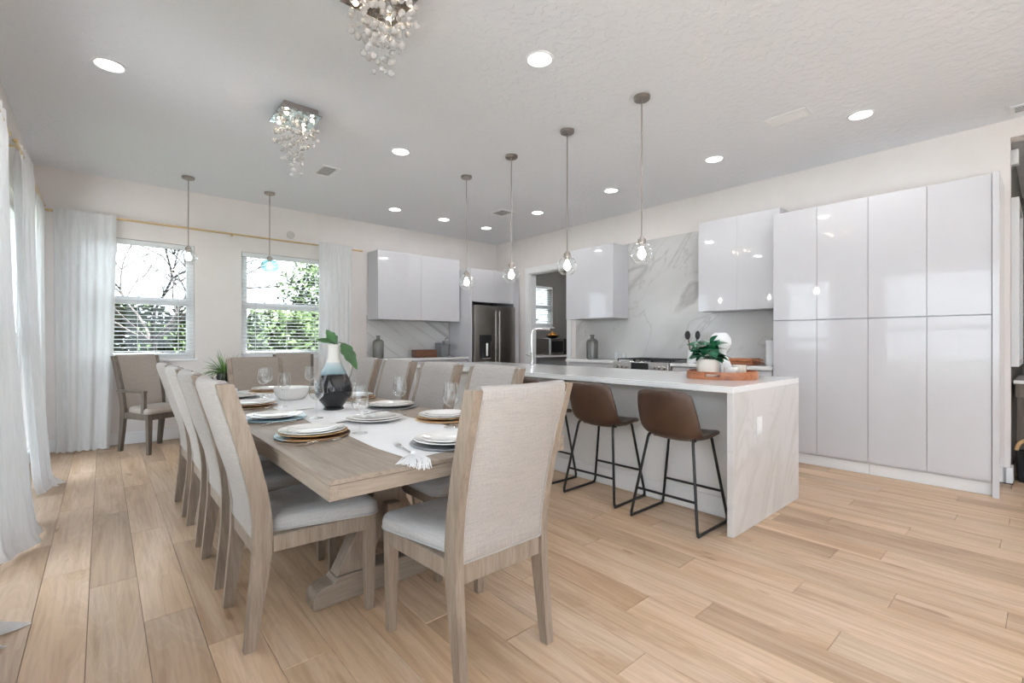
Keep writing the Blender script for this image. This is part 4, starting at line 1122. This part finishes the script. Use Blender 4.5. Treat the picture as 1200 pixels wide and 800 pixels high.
# ------------------------------------------------------------------ island tray
TRX, TRY, IZ = 3.515, 1.625, .9155
tr = thing('serving_tray', 'round acacia wood tray with slot handles on the island', 'tray', (TRX, TRY, IZ))
obj('tray_base', lathe(BM(), [(.0006, 0), (.235, 0), (.238, .004), (.238, .012), (.0006, .012)], 48), 'tray_wood', tr)
def rim_seg(a0, a1, z0, z1, n):
    rings = []
    for i in range(n+1):
        a = a0+(a1-a0)*i/n; rings.append([(math.cos(a)*r_, math.sin(a)*r_, z) for r_, z in ((.232, z0), (.247, z0), (.247, z1), (.232, z1))])
    return rings
bm = BM(); _h = -RV*.62-FV*.78; ha = [math.atan2(_h.y, _h.x), math.atan2(_h.y, _h.x)+PI]; hw_ = .22
for k in range(2):
    a0 = ha[k]+hw_; a1 = ha[1-k]-hw_; a1 += 2*PI if a1 < a0 else 0
    loft(bm, rim_seg(a0, a1, .0, .056, 30)); loft(bm, rim_seg(ha[k]-hw_, ha[k]+hw_, 0, .020, 8)); loft(bm, rim_seg(ha[k]-hw_, ha[k]+hw_, .040, .056, 8))
obj('tray_rim', bm, 'tray_wood', tr, ang=30)
def onisl(cam_l, cam_f): # offset in tray plane: right of / beyond the tray centre
    return (TRX+RV.x*cam_l+FV.x*cam_f, TRY+RV.y*cam_l+FV.y*cam_f, IZ+.0125)
pt = thing('potted_plant', 'leafy green plant in a cream pot on the tray', 'potted plant', onisl(-.105, .0))
obj('pot', lathe(BM(), [(.0006, 0), (.07, 0), (.074, .004), (.083, .125), (.083, .130), (.078, .130), (.072, .11), (.0006, .108)], 32), 'cream_pot', pt)
obj('soil', lathe(BM(), [(.0006, .112), (.073, .111)], 20), 'box_wood', pt)
rnd = random.Random(9)
lvs = [leaf_bm(.095, .050, .5, 0, 8), leaf_bm(.08, .048, .7, 0, 8)]
srcs = []
for k in range(34):
    a = rnd.uniform(0, 2*PI); el = rnd.uniform(-.2, 1.1); r_ = rnd.uniform(.01, .06)
    d = Vector((math.cos(a)*math.cos(el), math.sin(a)*math.cos(el), math.sin(el)))
    if k < 2: o = obj('leaf', lvs[k], 'leaf_dark', pt); srcs.append(o)
    else: o = inst(srcs[k % 2], pt)
    o.location = (math.cos(a)*r_, math.sin(a)*r_,   .140+rnd.uniform(0, .105)); orient(o, d, Vector((0, 0, 1))+Vector((rnd.uniform(-.5, .5), rnd.uniform(-.5, .5), 0)))
    s = rnd.uniform(.8, 1.2); o.scale = (s, s, s)
st = BM()
for k in range(9):
    a = k*.7; tube(st, [(math.cos(a)*.02, math.sin(a)*.02, .11), (math.cos(a)*.045, math.sin(a)*.045, .19)], .002, 5)
obj('stalks', st, 'leaf', pt)
hv = obj('hourglass_vase', lathe(BM(), [(.0006, 0), (.082, 0), (.090, .01), (.088, .04), (.07, .10), (.048, .145), (.038, .165), (.045, .185), (.066, .215), (.078, .25), (.074, .285), (.056, .315), (.038, .33), (.034, .328), (.05, .31), (.0006, .30)], 72, rib=(24, .018)), 'matte_white')
hv.location = onisl(.045, .125); tag(hv, 'ribbed white hourglass vase behind the plant on the tray', 'vase')
cu = obj('marble_cup', lathe(BM(), [(.0006, 0), (.035, 0), (.046, .02), (.050, .05), (.046, .075), (.043, .075), (.044, .05), (.0006, .02)], 28), 'marble_cup')
cu.location = onisl(.020, -.105); tag(cu, 'small round marble cup beside the cream pot on the tray', 'cup')
for i, (a, b, rr_, hh, lab) in enumerate(((.135, .0, .046, .085, 'wider ivory candle jar on the tray edge'), (.085, -.075, .030, .055, 'small ivory candle jar beside the marble cup'))):
    o = obj('candle_jar', lathe(BM(), [(.0006, 0), (rr_*.95, 0), (rr_, .004), (rr_, hh), (rr_*.93, hh), (rr_*.92, hh-.015), (.0006, hh-.016)], 28), 'candle'); o.location = onisl(a, b); tag(o, lab, 'candle')

# ------------------------------------------------------------------ counter things
CZ = .9315
def bottle(x, y, label, s=1.0):
    o = obj('stoneware_bottle', lathe(BM(), [(.0006, 0), (.078, 0), (.084, .008), (.085, .235), (.078, .265), (.055, .285), (.030, .295), (.027, .305), (.027, .330), (.034, .334), (.034, .348), (.024, .350), (.0006, .345)], 32), 'bottle')
    o.location = (x, y, CZ); o.scale = (s, s, s); return tag(o, label, 'bottle', 'grey stoneware bottles')
bottle(3.20, 6.80, 'tall grey stoneware bottle on the back wall counter')
bottle(5.52, 4.50, 'tall grey stoneware bottle on the counter beside the doorway', 1.03)
wb = thing('wooden_box', 'open dark walnut box on the back wall counter', 'box', (4.0, 6.78, CZ))
bx('base', (-.20, -.07, 0), (.20, .07, .012), 'box_wood', wb)
for s in (-1, 1): bx('side', (-.20, s*.07, .0121), (.20, s*.058, .125), 'box_wood', wb); bx('end', (s*.20, -.0575, .0121), (s*.188, .0575, .125), 'box_wood', wb)
cm = thing('coffee_machine', 'small grey coffee machine on the back wall counter', 'coffee machine', (4.36, 6.76, CZ))
bx('body', (-.06, -.02, .012), (.07, .15, .24), 'grey_plastic', cm, .015, 2); bx('drip_tray', (-.055, -.14, 0), (.065, .15, .0118), 'grey_plastic', cm, .004)
bx('brew_head', (-.055, -.13, .20), (.065, -.021, .275), 'grey_plastic', cm, .02, 2); bx('water_tank', (-.05, .151, .02), (.06, .20, .24), 'grey_plastic', cm, .01)
obj('lever', tube(BM(), [(.0, -.04, .275), (0, -.06, .31), (0, -.12, .315)], .008, 8), 'steel_l', cm)
tb2 = thing('tumbler_pair', 'clear glass tumbler beside the range', 'glass', (5.42, 3.86, CZ))
obj('tumbler', lathe(BM(), [(.0006, 0), (.032, 0), (.038, .10), (.036, .10), (.030, .006), (.0006, .006)], 20), 'glass', tb2)
obj('tumbler_base', lathe(BM(), [(.0006, .0065), (.029, .0065), (.029, .012), (.0006, .012)], 20), 'glass', tb2)
tb2.name = 'glass_tumbler'
copy_tree(tb2, (5.36, 3.95, CZ), 0, 'clear glass tumbler set apart from the range edge')
# utensil crock
ck = tag(obj('utensil_crock', lathe(BM(), [(.0006, 0), (.055, 0), (.06, .005), (.06, .15), (.055, .15), (.054, .01), (.0006, .01)], 24), 'matte_white'), 'white utensil crock on the counter behind the plant', 'crock'); ck.location = (5.48, 2.90, CZ)
rnd = random.Random(4)
for k, (mat_, lab) in enumerate((('black', 'black spatula with flat blade in the crock'), ('black', 'black ladle with rounded head in the crock'), ('tan_wood', 'black tipped wooden spoon leaning from the crock'))):
    t = thing('cooking_utensil', lab, 'utensil', (5.48, 2.90, CZ+.012), group='utensils in the crock'); dx, dy = ((-.05, .025), (.03, -.05), (.0, .06))[k]
    d = Vector((dx, dy, .30)); obj('handle', tube(BM(), [(dx*.12, dy*.12, 0), d], .006, 8), mat_, t)
    o = obj('head', sphere(BM(), (0, 0, 0), 1, 12, 8), 'black', t); o.location = d*1.08; o.scale = (.010, .034, .055)
# cutting boards
for k, (z, w) in enumerate(((0, .30), (.036, .28))):
    t = thing('serving_board', 'thick wooden serving board, '+('lower' if k == 0 else 'upper')+' of the stack on the counter', 'board', (5.45, 2.27, CZ+z+.0005), R(90))
    bx('board', (-w/2, -.11, 0), (w/2, .11, .034), 'tray_wood', t, .006); obj('handle', prism(BM(), [(-w/2-.06, -.02), (-w/2-.0005, -.03), (-w/2-.0005, .03), (-w/2-.06, .02)], 'z', .008, .026), 'tray_wood', t)
cn = thing('paper_towel', 'white paper towel roll standing beside the tall cupboard', 'paper towel', (5.42, 1.965, CZ))
obj('stand', lathe(BM(), [(.0006, 0), (.07, 0), (.07, .010), (.0006, .010)], 24), 'steel_l', cn); obj('roll', lathe(BM(), [(.018, .0105), (.055, .0105), (.055, .27), (.018, .27)], 28), 'matte_white', cn); obj('rod', tube(BM(), [(0, 0, .0105), (0, 0, .30)], .006, 8), 'steel_l', cn)

# ------------------------------------------------------------------ small room behind the doorway
sc_ = thing('scullery_counter', 'grey counter unit in the room behind the doorway', 'counter', (7.3, 6.7, 0))
bx('body', (-1.35, -.28, .0), (1.5, .30, .885), 'grey_plastic', sc_); bx('top', (-1.37, -.31, .8855), (1.5, .30, .92), 'panel', sc_)
mw = thing('microwave', 'stainless microwave on the grey counter behind the doorway', 'microwave', (6.95, 6.70, .9205))
bx('case', (-.27, -.18, 0), (.27, .20, .33), 'steel_l', mw); d = bx('door', (-.268, -.20, .008), (.13, -.181, .322), 'steel_l', mw); bx('door_window', (-.235, -.203, .05), (.10, -.2005, .28), 'black', d, 0); bx('control_panel', (.135, -.20, .008), (.268, -.181, .322), 'black', mw)
fb = tag(obj('fruit_bowl', lathe(BM(), [(.0006, 0), (.06, 0), (.10, .02), (.15, .06), (.153, .062), (.145, .062), (.095, .027), (.0006, .012)], 28), 'black'), 'shallow black bowl of oranges on the microwave', 'bowl'); fb.location = (6.93, 6.68, 1.251)
og = None
for k in range(7):
    a = k*2*PI/6; r_ = .065 if k < 6 else 0
    if og is None: og = obj('orange', sphere(BM(), (0, 0, 0), .036, 14, 9), 'orange'); o = tag(og, 'orange lying in the black bowl on the microwave', 'orange', 'oranges in the bowl')
    else: o = inst(og, None)
    o.location = (6.93+math.cos(a)*r_, 6.68+math.sin(a)*r_, 1.251+(.066 if k < 6 else .105))

# ------------------------------------------------------------------ beyond the wide opening
wp = thing('framed_panel', 'tall white framed panel on the grey alcove wall', 'framed panel', (6.45, .21, .97))
bx('frame', (-.45, -.036, 0), (-.41, .0245, 1.48), 'trim', wp); bx('frame', (.41, -.036, 0), (.45, .0245, 1.48), 'trim', wp); bx('frame', (-.409, -.036, 0), (.409, .0245, .04), 'trim', wp); bx('frame', (-.409, -.036, 1.44), (.409, .0245, 1.48), 'trim', wp)
bx('panel', (-.409, -.01, .041), (.409, .0245, 1.439), 'mirror_strip', wp, 0)
cc = thing('console_cabinet', 'dark grey wood console with a white top beyond the opening', 'console', (6.5, -.02, 0))
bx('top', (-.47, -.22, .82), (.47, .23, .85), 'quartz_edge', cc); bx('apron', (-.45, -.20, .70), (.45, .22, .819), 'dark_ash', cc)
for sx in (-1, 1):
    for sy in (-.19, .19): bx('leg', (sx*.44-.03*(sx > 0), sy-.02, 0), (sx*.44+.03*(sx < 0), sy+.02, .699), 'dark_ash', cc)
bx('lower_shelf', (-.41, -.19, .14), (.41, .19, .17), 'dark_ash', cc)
bk = thing('handled_basket', 'black basket with a curved wooden handle under the console', 'basket', (6.02, .02, 0))
obj('basket', lathe(BM(), [(.0006, 0), (.08, 0), (.09, .02), (.10, .26), (.095, .26), (.08, .02), (.0006, .012)], 24), 'black', bk)
bm = BM(); tube(bm, [(0, .092*math.cos(a), .26+.10*math.sin(a)) for a in [PI*i/14 for i in range(15)]], .014, 8); obj('handle', bm, 'tan_wood', bk)
bk.location = (5.905, .095, 0)
sn = tag(bx('wall_sensor', (-.03, -.04, 0), (.05, .018, .13), 'trim', None, .008, 2), 'white wall sensor box high in the alcove', 'sensor'); sn.location = (6.0, .216, 2.73)

# ------------------------------------------------------------------ outdoors
struct(bx('ground', (-40, -40, -.4), (50, 60, -.2), 'lawn', None, 0), 'lawn outside the windows', 'lawn')
M['reflector'] = plain('bounce_concrete', (.78, .785, .79), .9, var=.05, scale=2)  # bright unseen slabs added to bounce sunlight up through the glazing
struct(bx('reflector', (-6, -14, -.2), (12, YF-.2, -.06), 'reflector', None, 0), 'pale concrete patio added to bounce light outside the added glazed doors', 'reflector')
struct(bx('reflector_side', (-8, YF-.2, -.2), (XL-.2, 2.5, -.06), 'reflector', None, 0), 'unseen pale concrete terrace added to bounce light outside the curtained wall', 'reflector')
def foliage(nl, rx, ry, rz, size, seed, flat=.2):
    rnd = random.Random(seed); vs_, fs = [], []
    for k in range(nl):
        while True:
            p = Vector((rnd.uniform(-1, 1), rnd.uniform(-1, 1), rnd.uniform(-1, 1)))
            if .45 < p.length < 1: break
        w = 1+.22*math.sin(p.x*7+seed)*math.sin(p.z*6+p.y*5)
        c = Vector((p.x*rx*w, p.y*ry*w, p.z*rz*w))
        a = Vector((rnd.gauss(0, 1), rnd.gauss(0, 1), rnd.gauss(0, 1))).normalized(); b = a.orthogonal().normalized(); s = size*rnd.uniform(.6, 1.3)
        i = len(vs_); vs_ += [c-a*s, c+b*s*.5, c+a*s, c-b*s*.5]; fs.append((i, i+1, i+2, i+3))
    me = bpy.data.meshes.new('foliage'); me.from_pydata([tuple(v) for v in vs_], [], fs); me.materials.append(M['hedge']); return me
bush_me = [foliage(4200, 1.5, 1.0, 1.25, .12, s) for s in (1, 2, 3)]
bl = ['rounded green shrub of the hedge outside the windows']
rnd = random.Random(11)
for k in range(13):
    t = thing('hedge_shrub', bl[0], 'shrub', (-7.5+k*1.9+rnd.uniform(-.3, .3), 13.5+rnd.uniform(-.8, .8)+k*.12, -.2), rnd.uniform(0, 6), 'hedge shrubs outside the windows')
    f = bpy.data.objects.new('foliage', bush_me[k % 3]); COL.objects.link(f); f.parent = t; s = rnd.uniform(.85, 1.08); f.scale = (s, s, s); f.location = (0, 0, 1.15*s)
    obj('stem', tube(BM(), [(0, 0, 0), (.05, 0, .7), (0, .05, 1.2)], [.06, .05, .03], 6), 'bark', t)
lt = thing('leafy_tree', 'leafy tree rising above the hedge outside the window', 'tree', (6.1, 17.5, -.2))
f = bpy.data.objects.new('foliage', foliage(2600, 1.35, 1.3, 1.7, .11, 8)); COL.objects.link(f); f.parent = lt; f.location = (0, 0, 3.0)
obj('trunk', tube(BM(), [(0, 0, 0), (.05, .02, 1.5), (0, 0, 3.6)], [.10, .08, .03], 8), 'bark', lt)
bt = thing('bare_tree', 'bare branched tree outside the corner side window', 'tree', (.7, 11.2, -.2))
bm = BM(); rnd = random.Random(21)
def branch(p, d, L, r, depth):
    pts = [p]; q = p.copy(); dd = d.copy()
    for i in range(4):
        dd = (dd+Vector((rnd.gauss(0, .13), rnd.gauss(0, .13), rnd.gauss(0, .06)))).normalized(); q = q+dd*L/4; pts.append(q.copy())
    tube(bm, pts, [r*(1-.13*i) for i in range(5)], 5)
    if depth <= 0: return
    for k in range(4 if depth > 1 else 3):
        i = rnd.choice((2, 3, 4, 4)); nd = (dd+Vector((rnd.gauss(0, .62), rnd.gauss(0, .5), rnd.gauss(.12, .28)))).normalized(); branch(pts[i], nd, L*rnd.uniform(.55, .8), r*.55, depth-1)
branch(Vector((0, 0, 0)), Vector((0, 0, 1)), 1.5, .07, 0)
for k in range(7):
    branch(Vector((0, 0, 1.35)), Vector((math.cos(k*.9)*.9, math.sin(k*.9)*.6, .75)).normalized(), 1.5, .036, 3)
obj('branches', bm, 'bark', bt)
